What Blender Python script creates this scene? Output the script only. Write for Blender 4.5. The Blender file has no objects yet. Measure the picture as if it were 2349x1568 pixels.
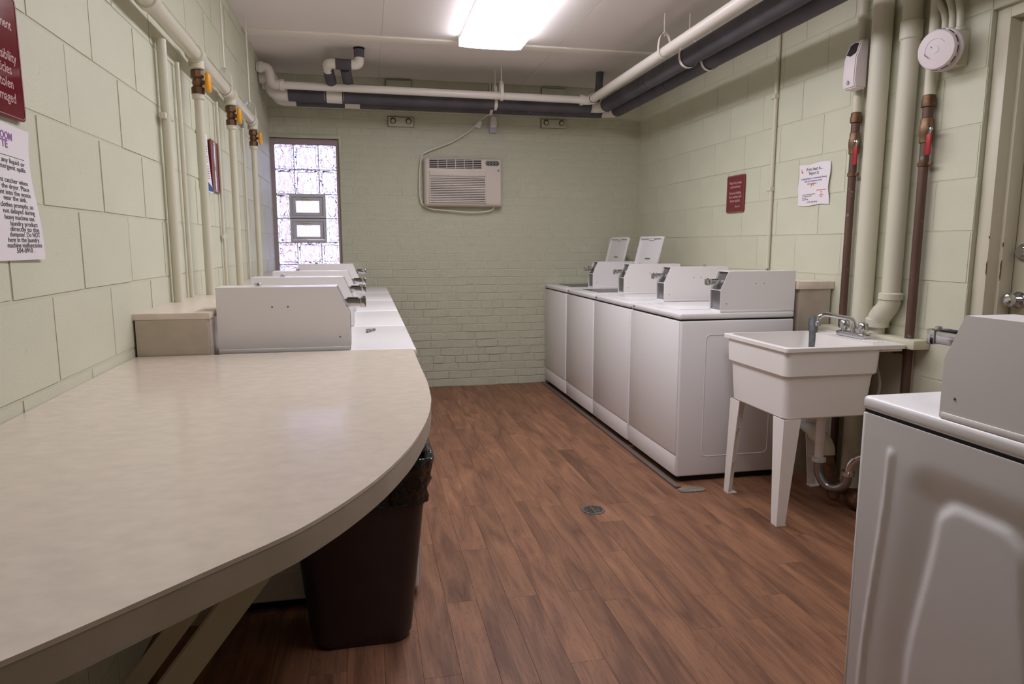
import bpy, bmesh, math, random
from mathutils import Vector, Matrix
random.seed(7)
PI = math.pi
scene = bpy.context.scene
COL = scene.collection

# ------------------------------------------------------------------ camera, sky, exposure
YB = 6.064          # face of the brick wall
XR = 2.48           # face of the right block wall
ZC = 2.65           # ceiling
def XL(y): return -0.700 - 0.0085 * y      # face of the left block wall
cam = bpy.data.cameras.new('camera'); cam_o = bpy.data.objects.new('camera', cam); COL.objects.link(cam_o)
cam.sensor_fit = 'HORIZONTAL'; cam.sensor_width = 36.0; cam.lens = 1568.0 / 2349.0 * 36.0
cam.clip_start = 0.02
cam_o.location = (0, 0, 1.27)
cam_o.rotation_euler = (PI / 2 - math.atan(223 / 1568.0), 0, -math.radians(11.93))
scene.camera = cam_o
w = bpy.data.worlds.new('world'); scene.world = w; w.use_nodes = True
bg = w.node_tree.nodes['Background']
bg.inputs[0].default_value = (0.80, 0.82, 1.0, 1); bg.inputs[1].default_value = 4.8
scene.view_settings.view_transform = 'Standard'; scene.view_settings.look = 'None'
scene.view_settings.gamma = 1.0; scene.view_settings.use_curve_mapping = False
scene.view_settings.exposure = 0.12
scene.cycles.max_bounces = 8; scene.cycles.diffuse_bounces = 5; scene.cycles.glossy_bounces = 4; scene.cycles.transmission_bounces = 8
LIGHT_COL = (0.91, 0.90, 1.0, 1); LIGHT_STR = 12.0

# ------------------------------------------------------------------ materials
def lin(c):
    return tuple(((x / 255) / 12.92 if x / 255 <= .04045 else ((x / 255 + .055) / 1.055) ** 2.4) for x in c)
MATS = {}
def mat(name, col, rough=.5, metal=0.0, var=None, bump=None, spec=.5, coat=0.0, rnd=0.0, trans=0.0, ior=1.45, emit=None, spots=None):
    m = bpy.data.materials.new(name); m.use_nodes = True; MATS[name] = m
    nt = m.node_tree; N = nt.nodes; L = nt.links; b = N['Principled BSDF']
    c = lin(col)
    b.inputs['Base Color'].default_value = (*c, 1); b.inputs['Roughness'].default_value = rough
    b.inputs['Metallic'].default_value = metal; b.inputs['Specular IOR Level'].default_value = spec
    b.inputs['Coat Weight'].default_value = coat; b.inputs['Coat Roughness'].default_value = .12
    b.inputs['Transmission Weight'].default_value = trans; b.inputs['IOR'].default_value = ior
    tc = None
    if var or bump or spots:
        tc = N.new('ShaderNodeTexCoord')
    cur = None
    if var:                                  # (scale, amount, stretch xyz)
        sc, am, st = var
        mp = N.new('ShaderNodeMapping'); mp.inputs['Scale'].default_value = st
        L.new(tc.outputs['Object'], mp.inputs['Vector'])
        no = N.new('ShaderNodeTexNoise'); no.inputs['Scale'].default_value = sc; no.inputs['Detail'].default_value = 3
        L.new(mp.outputs[0], no.inputs['Vector'])
        rp = N.new('ShaderNodeValToRGB')
        rp.color_ramp.elements[0].position = .3; rp.color_ramp.elements[1].position = .7
        rp.color_ramp.elements[0].color = (*[x * (1 - am) for x in c], 1)
        rp.color_ramp.elements[1].color = (*[min(1, x * (1 + am)) for x in c], 1)
        L.new(no.outputs['Fac'], rp.inputs[0]); cur = rp.outputs[0]
    if spots:                                # (scale, threshold, colour) small stains
        no = N.new('ShaderNodeTexNoise'); no.inputs['Scale'].default_value = spots[0]; no.inputs['Detail'].default_value = 2
        L.new(tc.outputs['Object'], no.inputs['Vector'])
        rp = N.new('ShaderNodeValToRGB'); rp.color_ramp.elements[0].position = spots[1]; rp.color_ramp.elements[1].position = spots[1] + .06
        L.new(no.outputs['Fac'], rp.inputs[0])
        mx = N.new('ShaderNodeMix'); mx.data_type = 'RGBA'
        L.new(rp.outputs[0], mx.inputs['Factor'])
        if cur: L.new(cur, mx.inputs['A'])
        else: mx.inputs['A'].default_value = (*c, 1)
        mx.inputs['B'].default_value = (*lin(spots[2]), 1); cur = mx.outputs['Result']
    if rnd:
        oi = N.new('ShaderNodeObjectInfo'); mr = N.new('ShaderNodeMapRange')
        mr.inputs['To Min'].default_value = 1 - rnd; mr.inputs['To Max'].default_value = 1 + rnd
        L.new(oi.outputs['Random'], mr.inputs[0])
        hs = N.new('ShaderNodeHueSaturation')
        if cur: L.new(cur, hs.inputs['Color'])
        else: hs.inputs['Color'].default_value = (*c, 1)
        L.new(mr.outputs[0], hs.inputs['Value']); cur = hs.outputs[0]
    if cur: L.new(cur, b.inputs['Base Color'])
    if bump:                                 # (scale, strength, distance)
        no = N.new('ShaderNodeTexNoise'); no.inputs['Scale'].default_value = bump[0]; no.inputs['Detail'].default_value = 3
        L.new(tc.outputs['Object'], no.inputs['Vector'])
        bp = N.new('ShaderNodeBump'); bp.inputs['Strength'].default_value = bump[1]; bp.inputs['Distance'].default_value = bump[2]
        L.new(no.outputs['Fac'], bp.inputs['Height']); L.new(bp.outputs[0], b.inputs['Normal'])
    if emit:
        b.inputs['Emission Color'].default_value = emit[0]; b.inputs['Emission Strength'].default_value = emit[1]
    return m

PAINT = (205, 204, 181)
mat('block_paint', PAINT, .55, var=(3, .035, (1, 1, 1)), bump=(140, .25, .004), spots=(38, .73, (176, 172, 142)))
mat('mortar_paint', (200, 198, 174), .6)
mat('brick_paint', (192, 191, 168), .5, var=(7, .05, (1, 1, 1)), bump=(60, .5, .008), spots=(30, .72, (170, 166, 136)))
mat('pipe_paint', (208, 203, 182), .38)
mat('steel_paint', (206, 200, 178), .4)
mat('ceiling_paint', (236, 228, 222), .75, var=(1.2, .03, (1, 1, 1)))
mat('batten_paint', (248, 240, 228), .6)
mat('enamel', (232, 229, 228), .25, spec=.45)
mat('enamel_panel', (228, 225, 225), .2, spec=.5)
mat('meter_white', (232, 228, 226), .3)
mat('black_gap', (14, 13, 13), .7)
mat('dark_hole', (8, 8, 8), .6)
mat('chrome', (205, 206, 210), .12, 1.0)
mat('chrome_dull', (150, 150, 152), .3, 1.0)
mat('mech_grey', (128, 126, 122), .38, .7)
mat('laminate', (222, 208, 192), .17, var=(30, .05, (1, 1.4, 1)), spec=.6)
mat('laminate_end', (186, 173, 155), .4, var=(12, .09, (1, 1, 1)))
mat('pvc_white', (226, 218, 208), .32)
mat('pvc_grey', (196, 196, 194), .35)
mat('foam_black', (84, 80, 86), .75, var=(6, .2, (1, 1, 1)), bump=(30, .25, .004))
mat('print_yellow', (150, 142, 96), .7)
mat('copper', (104, 80, 70), .5, .5, var=(9, .25, (1, 1, .3)), spots=(26, .70, (118, 128, 118)))
mat('brass', (128, 100, 76), .45, .6, var=(14, .25, (1, 1, 1)), spots=(18, .66, (120, 112, 104)))
mat('rust_brass', (112, 82, 58), .5, .6, var=(25, .35, (1, 1, 1)))
mat('red_vinyl', (168, 38, 44), .4)
mat('yellow_vinyl', (232, 160, 22), .4)
mat('maroon', (112, 36, 44), .06, spec=.6)
mat('sign_letter', (206, 160, 158), .4)
mat('sign_edge', (176, 120, 122), .3)
mat('paper', (232, 224, 226), .75)
mat('ink', (84, 80, 86), .8)
mat('ink_purple', (150, 98, 160), .8)
mat('ink_blue', (70, 74, 138), .8)
mat('ink_red', (204, 84, 84), .8)
mat('ink_orange', (214, 150, 50), .8)
mat('flag_blue', (40, 88, 140), .7)
mat('ac_plastic', (212, 200, 188), .45)
mat('ac_dark', (36, 30, 28), .6)
mat('ac_panel', (112, 112, 106), .4)
mat('cord_white', (224, 216, 204), .45)
mat('outlet_white', (226, 216, 214), .4)
mat('outlet_grey', (176, 178, 190), .35)
mat('tub_plastic', (236, 231, 226), .34)
mat('hose_grey', (96, 98, 100), .5, var=(40, .25, (1, 1, 1)), bump=(80, .2, .003))
mat('can_plastic', (60, 47, 46), .36, var=(5, .12, (1, 1, 1)))
mat('bag_black', (14, 14, 17), .12, spec=.8, bump=(16, .7, .03))
mat('frame_brown', (168, 150, 150), .5)
mat('alu_grey', (196, 194, 200), .45)
mat('vent_back', (60, 60, 66), .5)
mat('drain_metal', (112, 106, 98), .5, .5, var=(60, .4, (1, 1, 1)))
mat('concrete', (120, 112, 104), .8, var=(20, .2, (1, 1, 1)))
mat('strip_metal', (112, 100, 92), .5, .3)
mat('door_paint', (190, 182, 158), .4)
mat('detector_plastic', (230, 218, 218), .4)
mat('lens_lamp', (250, 250, 250), .3, emit=(LIGHT_COL, LIGHT_STR))
mat('lens_lamp_dim', (250, 250, 250), .3, emit=(LIGHT_COL, LIGHT_STR * .84))  # same lens with weaker emission, for the nearer fixture
mat('fixture_white', (240, 238, 238), .3)
mat('outside_grey', (176, 170, 190), .8)
mat('ground_out', (150, 148, 150), .9)
mat('lint_grey', (150, 138, 138), .9, bump=(300, .6, .004))
mat('edge_shade', (92, 86, 66), .8)  # shade painted as colour around the wall plates and bolts
mat('tape_white', (214, 206, 200), .6)
def brick_mat():
    m = bpy.data.materials.new('outside_brick'); m.use_nodes = True; nt = m.node_tree; N = nt.nodes; L = nt.links
    tc = N.new('ShaderNodeTexCoord'); br = N.new('ShaderNodeTexBrick'); br.inputs['Scale'].default_value = 4.5
    br.inputs['Color1'].default_value = (*lin((206, 158, 142)), 1); br.inputs['Color2'].default_value = (*lin((212, 168, 152)), 1)
    br.inputs['Mortar'].default_value = (*lin((190, 180, 172)), 1)
    mp = N.new('ShaderNodeMapping'); mp.inputs['Rotation'].default_value = (PI / 2, 0, PI / 2)
    L.new(tc.outputs['Object'], mp.inputs[0]); L.new(mp.outputs[0], br.inputs[0]); L.new(br.outputs[0], N['Principled BSDF'].inputs['Base Color'])
    MATS['outside_brick'] = m
brick_mat()
def glass_mat(name, col, bump, rough, ior=1.4):
    m = mat(name, col, rough, trans=1.0, ior=ior); nt = m.node_tree; N = nt.nodes; L = nt.links
    tc = N.new('ShaderNodeTexCoord'); oi = N.new('ShaderNodeObjectInfo'); ad = N.new('ShaderNodeVectorMath'); ad.operation = 'ADD'
    mu = N.new('ShaderNodeMath'); mu.operation = 'MULTIPLY'; mu.inputs[1].default_value = 9.0
    L.new(oi.outputs['Random'], mu.inputs[0]); L.new(tc.outputs['Object'], ad.inputs[0]); L.new(mu.outputs[0], ad.inputs[1])
    no = N.new('ShaderNodeTexNoise'); no.inputs['Scale'].default_value = bump[0]; no.inputs['Detail'].default_value = 1.5; no.inputs['Distortion'].default_value = 1.2
    L.new(ad.outputs[0], no.inputs['Vector'])
    bp = N.new('ShaderNodeBump'); bp.inputs['Strength'].default_value = bump[1]; bp.inputs['Distance'].default_value = bump[2]
    L.new(no.outputs['Fac'], bp.inputs['Height']); L.new(bp.outputs[0], N['Principled BSDF'].inputs['Normal'])
glass_mat('block_glass', (206, 206, 234), (13, 1.0, .034), .01)
glass_mat('frosted_glass', (212, 212, 240), (160, 1.0, .01), .35)
def wood_mat():
    m = bpy.data.materials.new('plank_vinyl'); m.use_nodes = True; nt = m.node_tree; N = nt.nodes; L = nt.links; b = N['Principled BSDF']
    tc = N.new('ShaderNodeTexCoord'); oi = N.new('ShaderNodeObjectInfo')
    mu = N.new('ShaderNodeMath'); mu.operation = 'MULTIPLY'; mu.inputs[1].default_value = 57.0; L.new(oi.outputs['Random'], mu.inputs[0])
    ad = N.new('ShaderNodeVectorMath'); ad.operation = 'ADD'; L.new(tc.outputs['Object'], ad.inputs[0]); L.new(mu.outputs[0], ad.inputs[1])
    mp = N.new('ShaderNodeMapping'); mp.inputs['Scale'].default_value = (9, 1.5, 1); L.new(ad.outputs[0], mp.inputs[0])
    n1 = N.new('ShaderNodeTexNoise'); n1.inputs['Scale'].default_value = 1.6; n1.inputs['Detail'].default_value = 3; n1.inputs['Distortion'].default_value = .9
    L.new(mp.outputs[0], n1.inputs['Vector'])
    # cathedral rings from the first noise
    m1 = N.new('ShaderNodeMath'); m1.operation = 'MULTIPLY'; m1.inputs[1].default_value = 14.0; L.new(n1.outputs['Fac'], m1.inputs[0])
    m2 = N.new('ShaderNodeMath'); m2.operation = 'FRACT'; L.new(m1.outputs[0], m2.inputs[0])
    mp2 = N.new('ShaderNodeMapping'); mp2.inputs['Scale'].default_value = (160, 5, 1); L.new(ad.outputs[0], mp2.inputs[0])
    n2 = N.new('ShaderNodeTexNoise'); n2.inputs['Scale'].default_value = 1.0; n2.inputs['Detail'].default_value = 4; L.new(mp2.outputs[0], n2.inputs['Vector'])
    rp = N.new('ShaderNodeValToRGB'); e = rp.color_ramp.elements
    e[0].position = .28; e[0].color = (*lin((110, 75, 56)), 1); e[1].position = .72; e[1].color = (*lin((158, 113, 84)), 1)
    L.new(n1.outputs['Fac'], rp.inputs[0])
    r2 = N.new('ShaderNodeValToRGB'); e = r2.color_ramp.elements
    e[0].position = .0; e[0].color = (.80, .78, .78, 1); e[1].position = .22; e[1].color = (1, 1, 1, 1)
    L.new(m2.outputs[0], r2.inputs[0])
    x1 = N.new('ShaderNodeMix'); x1.data_type = 'RGBA'; x1.blend_type = 'MULTIPLY'; x1.inputs['Factor'].default_value = 1
    L.new(rp.outputs[0], x1.inputs['A']); L.new(r2.outputs[0], x1.inputs['B'])
    r3 = N.new('ShaderNodeValToRGB'); e = r3.color_ramp.elements
    e[0].position = .3; e[0].color = (.76, .76, .78, 1); e[1].position = .62; e[1].color = (1.05, 1.04, 1.02, 1)
    L.new(n2.outputs['Fac'], r3.inputs[0])
    x2 = N.new('ShaderNodeMix'); x2.data_type = 'RGBA'; x2.blend_type = 'MULTIPLY'; x2.inputs['Factor'].default_value = 1
    L.new(x1.outputs['Result'], x2.inputs['A']); L.new(r3.outputs[0], x2.inputs['B'])
    mr = N.new('ShaderNodeMapRange'); mr.inputs['To Min'].default_value = .84; mr.inputs['To Max'].default_value = 1.10; L.new(oi.outputs['Random'], mr.inputs[0])
    hs = N.new('ShaderNodeHueSaturation'); L.new(x2.outputs['Result'], hs.inputs['Color']); L.new(mr.outputs[0], hs.inputs['Value'])
    L.new(hs.outputs[0], b.inputs['Base Color'])
    b.inputs['Roughness'].default_value = .5; b.inputs['Specular IOR Level'].default_value = .35
    bp = N.new('ShaderNodeBump'); bp.inputs['Strength'].default_value = .12; bp.inputs['Distance'].default_value = .002
    L.new(n2.outputs['Fac'], bp.inputs['Height']); L.new(bp.outputs[0], b.inputs['Normal'])
    MATS['plank_vinyl'] = m
wood_mat()

# ------------------------------------------------------------------ mesh helpers
def V(p): return Vector(p)
class MB:
    def __init__(s): s.v = []; s.f = []
    def add(s, vs, fs):
        o = len(s.v); s.v += [tuple(p) for p in vs]; s.f += [tuple(i + o for i in f) for f in fs]; return s
    def box(s, lo, hi, b=0.0, seg=2):
        if b <= 0:
            (a, c, e), (d, g, h) = lo, hi
            return s.add([(a, c, e), (d, c, e), (d, g, e), (a, g, e), (a, c, h), (d, c, h), (d, g, h), (a, g, h)],
                         [(0, 3, 2, 1), (4, 5, 6, 7), (0, 1, 5, 4), (1, 2, 6, 5), (2, 3, 7, 6), (3, 0, 4, 7)])
        bm = bmesh.new(); bmesh.ops.create_cube(bm, size=1)
        for v in bm.verts:
            v.co = Vector([(lo[i] + hi[i]) / 2 + v.co[i] * (hi[i] - lo[i]) for i in range(3)])
        bmesh.ops.bevel(bm, geom=bm.edges[:], offset=b, segments=seg, affect='EDGES', profile=.5)
        return s.bm(bm)
    def bm(s, bm):
        bm.verts.index_update(); vs = [v.co.copy() for v in bm.verts]; fs = [[v.index for v in f.verts] for f in bm.faces]
        bm.free(); return s.add(vs, fs)
    def loft(s, rings, cap0=True, cap1=True, closed=False):
        n = len(rings[0]); vs = [p for r in rings for p in r]; fs = []
        m = len(rings)
        for k in range(m if closed else m - 1):
            a = k * n; b = ((k + 1) % m) * n
            for i in range(n):
                j = (i + 1) % n; fs.append((a + i, a + j, b + j, b + i))
        if cap0 and not closed: fs.append(tuple(range(n - 1, -1, -1)))
        if cap1 and not closed: fs.append(tuple((m - 1) * n + i for i in range(n)))
        return s.add(vs, fs)
    def tube(s, path, r, n=14, cap=True, flat=1.0):
        path = [V(p) for p in path]; R = r if isinstance(r, (list, tuple)) else [r] * len(path)
        t0 = (path[1] - path[0]).normalized()
        ref = V((0, 0, 1)) if abs(t0.z) < .9 else V((1, 0, 0))
        u = t0.cross(ref).normalized(); rings = []
        for i, p in enumerate(path):
            if i == 0: t = t0
            elif i == len(path) - 1: t = (path[i] - path[i - 1]).normalized()
            else: t = ((path[i + 1] - p).normalized() + (p - path[i - 1]).normalized()).normalized()
            u = (u - t * u.dot(t)).normalized(); w_ = t.cross(u)
            rings.append([p + (u * math.cos(2 * PI * k / n) + w_ * math.sin(2 * PI * k / n) * flat) * R[i] for k in range(n)])
        return s.loft(rings, cap, cap)
    def cyl(s, p0, p1, r, r1=None, n=20): return s.tube([p0, p1], [r, r if r1 is None else r1], n)
    def lathe(s, prof, c, axis, n=28):       # prof [(radius, height along axis)]
        ax = V(axis).normalized(); ref = V((0, 0, 1)) if abs(ax.z) < .9 else V((1, 0, 0))
        u = ax.cross(ref).normalized(); w_ = ax.cross(u); c = V(c)
        rings = [[c + ax * h + (u * math.cos(2 * PI * k / n) + w_ * math.sin(2 * PI * k / n)) * max(r, 1e-4) for k in range(n)] for r, h in prof]
        return s.loft(rings)
    def prism(s, poly, axis, a, b):          # polygon in the other two axes, extruded along axis
        def mk(p, t):
            q = list(p); q.insert(axis, t); return tuple(q)
        return s.loft([[mk(p, a) for p in poly], [mk(p, b) for p in poly]])
    def ball(s, c, r, n=16, m=10, sc=(1, 1, 1)):
        rings = []
        for i in range(1, m):
            t = PI * i / m
            rings.append([(c[0] + r * sc[0] * math.sin(t) * math.cos(2 * PI * k / n), c[1] + r * sc[1] * math.sin(t) * math.sin(2 * PI * k / n), c[2] + r * sc[2] * math.cos(t)) for k in range(n)])
        return s.loft(rings)
    def xform(s, M):
        s.v = [tuple(M @ V(p)) for p in s.v]; return s

def rrect(x0, x1, y0, y1, r, z, k=5):
    out = []
    for cx, cy, a0 in ((x1 - r, y1 - r, 0), (x0 + r, y1 - r, 90), (x0 + r, y0 + r, 180), (x1 - r, y0 + r, 270)):
        for i in range(k + 1):
            a = math.radians(a0 + 90 * i / k); out.append((cx + r * math.cos(a), cy + r * math.sin(a), z))
    return out
def bend(pts, r, k=7):                        # polyline with rounded corners
    pts = [V(p) for p in pts]; out = [pts[0]]
    for i in range(1, len(pts) - 1):
        a, b, c = pts[i - 1], pts[i], pts[i + 1]
        d0 = (a - b).normalized(); d1 = (c - b).normalized()
        rr = min(r, (a - b).length * .49, (c - b).length * .49)
        for j in range(k + 1):
            t = j / k; p0 = b + d0 * rr; p1 = b + d1 * rr
            out.append(p0 * (1 - t) ** 2 + b * 2 * t * (1 - t) + p1 * t * t)
    return out + [pts[-1]]
def smooth_path(pts, k=8):                    # Catmull-Rom
    pts = [V(p) for p in pts]; P = [pts[0] * 2 - pts[1]] + pts + [pts[-1] * 2 - pts[-2]]; out = []
    for i in range(1, len(P) - 2):
        for j in range(k):
            t = j / k; a, b, c, d = P[i - 1], P[i], P[i + 1], P[i + 2]
            out.append(.5 * ((2 * b) + (c - a) * t + (2 * a - 5 * b + 4 * c - d) * t * t + (3 * b - a - 3 * c + d) * t ** 3))
    return out + [pts[-1]]

ORG = {}
def mesh_of(mb, name, m, off=(0, 0, 0), ang=35):
    me = bpy.data.meshes.new(name)
    me.from_pydata([(p[0] - off[0], p[1] - off[1], p[2] - off[2]) for p in mb.v], [], mb.f); me.update()
    bm = bmesh.new(); bm.from_mesh(me); bmesh.ops.recalc_face_normals(bm, faces=bm.faces[:]); bm.to_mesh(me); bm.free()
    me.materials.append(MATS[m])
    me.shade_smooth(); me.set_sharp_from_angle(angle=math.radians(ang))
    return me
def tag(o, label=None, cat=None, group=None, kind=None):
    if label: o['label'] = label
    if cat: o['category'] = cat
    if group: o['group'] = group
    if kind: o['kind'] = kind
    return o
def thing(name, base, label, cat, group=None, rotz=0.0):
    o = bpy.data.objects.new(name, None); COL.objects.link(o); o.empty_display_size = .05
    o.location = base; o.rotation_euler = (0, 0, rotz); ORG[o] = (0, 0, 0) if rotz else tuple(base)
    return tag(o, label, cat, group)
def local_thing(name, base, label, cat, group=None, rotz=0.0):
    o = thing(name, base, label, cat, group, rotz); ORG[o] = (0, 0, 0); return o
def part(name, mb, m, parent, label=None, kind=None, ang=35):
    o = bpy.data.objects.new(name, mesh_of(mb, name, m, ORG[parent], ang)); COL.objects.link(o); o.parent = parent; ORG[o] = ORG[parent]
    return tag(o, label, None, None, kind)
def single(name, mb, m, label, cat, group=None, kind=None, base=None, ang=35):
    if base is None:
        xs, ys, zs = zip(*mb.v); base = ((min(xs) + max(xs)) / 2, (min(ys) + max(ys)) / 2, min(zs))
    o = bpy.data.objects.new(name, mesh_of(mb, name, m, base, ang)); COL.objects.link(o); o.location = base; ORG[o] = base
    return tag(o, label, cat, group, kind)
def struct(name, mb, m, label=None):
    o = bpy.data.objects.new(name, mesh_of(mb, name, m)); COL.objects.link(o); ORG[o] = (0, 0, 0)
    o['kind'] = 'structure'
    if label: o['label'] = label
    return o
def piece(name, me, parent, loc=(0, 0, 0), rot=(0, 0, 0), scale=(1, 1, 1)):
    o = bpy.data.objects.new(name, me); COL.objects.link(o); o.parent = parent
    o.location = loc; o.rotation_euler = rot; o.scale = scale; return o

# lettering: local x -> ex, y -> ey on a wall
def text_mb(s, height, width=None, align='LEFT', bold=0.0):
    cu = bpy.data.curves.new('lettering', 'FONT'); cu.body = s; cu.size = height; cu.offset = bold * height
    cu.resolution_u = 3; cu.extrude = 0.0
    o = bpy.data.objects.new('lettering_tmp', cu); COL.objects.link(o)
    dg = bpy.context.evaluated_depsgraph_get(); dg.update()
    me = bpy.data.meshes.new_from_object(o.evaluated_get(dg))
    vs = [v.co.copy() for v in me.vertices]; fs = [tuple(p.vertices) for p in me.polygons]
    bpy.data.objects.remove(o); bpy.data.curves.remove(cu); bpy.data.meshes.remove(me)
    x0 = min(v.x for v in vs); x1 = max(v.x for v in vs); k = (width / (x1 - x0)) if width else 1.0
    W = (x1 - x0) * k; off = {'LEFT': 0, 'CENTER': -W / 2, 'RIGHT': -W}[align]
    return [((v.x - x0) * k + off, v.y) for v in vs], fs
def put_text(mb, s, height, o, ex, ey, en, width=None, align='LEFT', bold=.012, lift=.0006):
    vs, fs = text_mb(s, height, width, align, bold); o = V(o); ex = V(ex); ey = V(ey); en = V(en)
    mb.add([o + ex * x + ey * y + en * lift for x, y in vs], fs)
    return mb
def rect(mb, o, ex, ey, en, w_, h, lift=.0006):
    o = V(o) + V(en) * lift; ex = V(ex); ey = V(ey)
    return mb.add([o, o + ex * w_, o + ex * w_ + ey * h, o + ey * h], [(0, 1, 2, 3)])

# ================================================================== ROOM SHELL
YR = -1.8                                    # wall behind the camera
# ---- floor of vinyl planks
fl = struct('floor', MB().box((-.9, YR, -.08), (3.2, YB, -.004)), 'black_gap')
PW = .1115; PL = .915
phase = {0: 1.873, 1: 2.29, 2: 2.70, 3: 2.28, 4: 1.857, 5: 2.279, 6: 2.19, 7: 2.563, 8: 1.95, 9: 2.154}
plank_cache = {}
def plank_mesh(wd, ln):
    key = (round(wd, 4), round(ln, 4))
    if key not in plank_cache:
        g = .0003; b = .0005; x = wd / 2 - g; y = ln / 2 - g
        mb = MB().loft([[(-x, -y, -.004), (x, -y, -.004), (x, y, -.004), (-x, y, -.004)], [(-x, -y, -b), (x, -y, -b), (x, y, -b), (-x, y, -b)],
                        [(-x + b, -y + b, 0), (x - b, -y + b, 0), (x - b, y - b, 0), (-x + b, y - b, 0)]], False, True)
        plank_cache[key] = mesh_of(mb, 'plank', 'plank_vinyl', ang=20)
    return plank_cache[key]
k = -8
while .13 + k * PW < 2.64:
    x0 = .13 + k * PW; x1 = x0 + PW
    ph = phase.get(k, random.Random(k * 31 + 5).uniform(1.6, 2.5))
    a = max(x0, -.80); b = min(x1, 2.64)
    y = ph - PL * math.ceil((ph - YR) / PL)
    while y < YB:
        c = max(y, YR); d = min(y + PL, YB)
        if d - c > .02 and b - a > .01:
            piece('plank', plank_mesh(b - a, d - c), fl, ((a + b) / 2, (c + d) / 2, 0))
        y += PL
    k += 1
# ---- ceiling: boards with thin seams, a batten across
ce = struct('ceiling', MB().box((-.95, YR, ZC + .004), (3.2, YB + .02, ZC + .1)), 'ceiling_paint')
for xa, xb in ((-.90, .1385), (.1415, 1.36), (1.363, 2.62)):
    for ya, yb in ((4.886, YB + .01), (2.512, 4.879), (.072, 2.509), (YR, .069)):
        me = mesh_of(MB().box((-(xb - xa) / 2, -(yb - ya) / 2, 0), ((xb - xa) / 2, (yb - ya) / 2, .006), .001, 1), 'ceiling_board', 'ceiling_paint')
        piece('ceiling_board', me, ce, ((xa + xb) / 2, (ya + yb) / 2, ZC))
struct('trim_1', MB().box((-.735, 4.887, ZC - .010), (2.475, 5.002, ZC + .001), .0015), 'batten_paint')
# ---- block walls
def block_mesh(ln, ht, seed, m='block_paint', dep=.0042):
    rd = random.Random(seed); bm = bmesh.new(); bmesh.ops.create_cube(bm, size=1)
    g = .0014
    for v in bm.verts:
        v.co = Vector((v.co.x * (ln - 2 * g) + rd.uniform(-.0012, .0012), v.co.y * (ht - 2 * g) + rd.uniform(-.001, .001), (v.co.z + .5) * dep))
    bmesh.ops.bevel(bm, geom=[e for e in bm.edges if all(v.co.z > dep * .5 for v in e.verts)], offset=.0030, segments=2, affect='EDGES')
    return mesh_of(MB().bm(bm), 'block', m, ang=60)
def block_wall(parent, u0, u1, zlines, pitch, phase_of, M, variants=4):
    cache = {}
    for ci in range(len(zlines) - 1):
        za, zb = zlines[ci], zlines[ci + 1]; ph = phase_of(ci)
        u = ph - pitch * math.ceil((ph - u0) / pitch); j = 0
        while u < u1:
            a = max(u, u0); b = min(u + pitch, u1)
            if b - a > .03:
                full = abs(b - a - pitch) < 1e-4
                key = (round(b - a, 3), round(zb - za, 3), random.randrange(variants) if full else 0)
                if key not in cache: cache[key] = block_mesh(b - a, zb - za, len(cache) + 3)
                o = piece('block', cache[key], parent)
                o.matrix_local = M((a + b) / 2, (za + zb) / 2, random.uniform(-.0012, .0006), random.uniform(-.0015, .0015))
            u += pitch; j += 1
lw = struct('wall_left', MB().box((-.2, YR - .1, -.05), (-.0022, YB + .3, ZC + .08)), 'mortar_paint')
lw.location = (-.700, 0, 0); lw.rotation_euler = (0, 0, math.atan(.0085))
zl = [0] + [1.357 + .204 * i for i in range(-6, 7)] + [ZC]
def ML(u, z, d, r): return Matrix.Translation((-.0042 + d, u, z)) @ Matrix(((0, 0, 1), (1, 0, 0), (0, 1, 0))).to_4x4() @ Matrix.Rotation(r, 4, 'Y')
block_wall(lw, YR, YB + .06, zl, .383, lambda c: 1.77 if (c % 2) else 1.966, ML)
# right wall: block part up to the door, plain part behind the door towards the camera
rw = struct('wall_right', MB().box((XR + .0024, 2.435, -.05), (XR + .16, YB + .3, ZC + .08)).box((XR + .0024, YR, -.05), (XR + .16, 1.40, ZC + .08))
            .box((XR + .0024, 1.40, 2.20), (XR + .16, 2.435, ZC + .08)), 'mortar_paint')
zr = [0] + [1.325 + .2187 * i for i in range(-5, 7)]
zr = [z for z in zr if z < ZC - .02] + [ZC]
def MR(u, z, d, r): return Matrix.Translation((XR + .0042 - d, u, z)) @ Matrix(((0, 0, -1), (-1, 0, 0), (0, 1, 0))).to_4x4() @ Matrix.Rotation(r, 4, 'Y')
block_wall(rw, 2.43, YB + .03, zr, .4027, lambda c: 2.64 if (c % 2 == 0) else 2.841, MR)
z2 = [z for z in zr if z > 2.19]
block_wall(rw, 1.40, 2.428, z2, .4027, lambda c: 2.64 if c % 2 == 0 else 2.841, MR)
struct('wall_rear', MB().box((-.95, YR - .15, -.05), (XR + .2, YR, ZC + .08)), 'block_paint')
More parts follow.
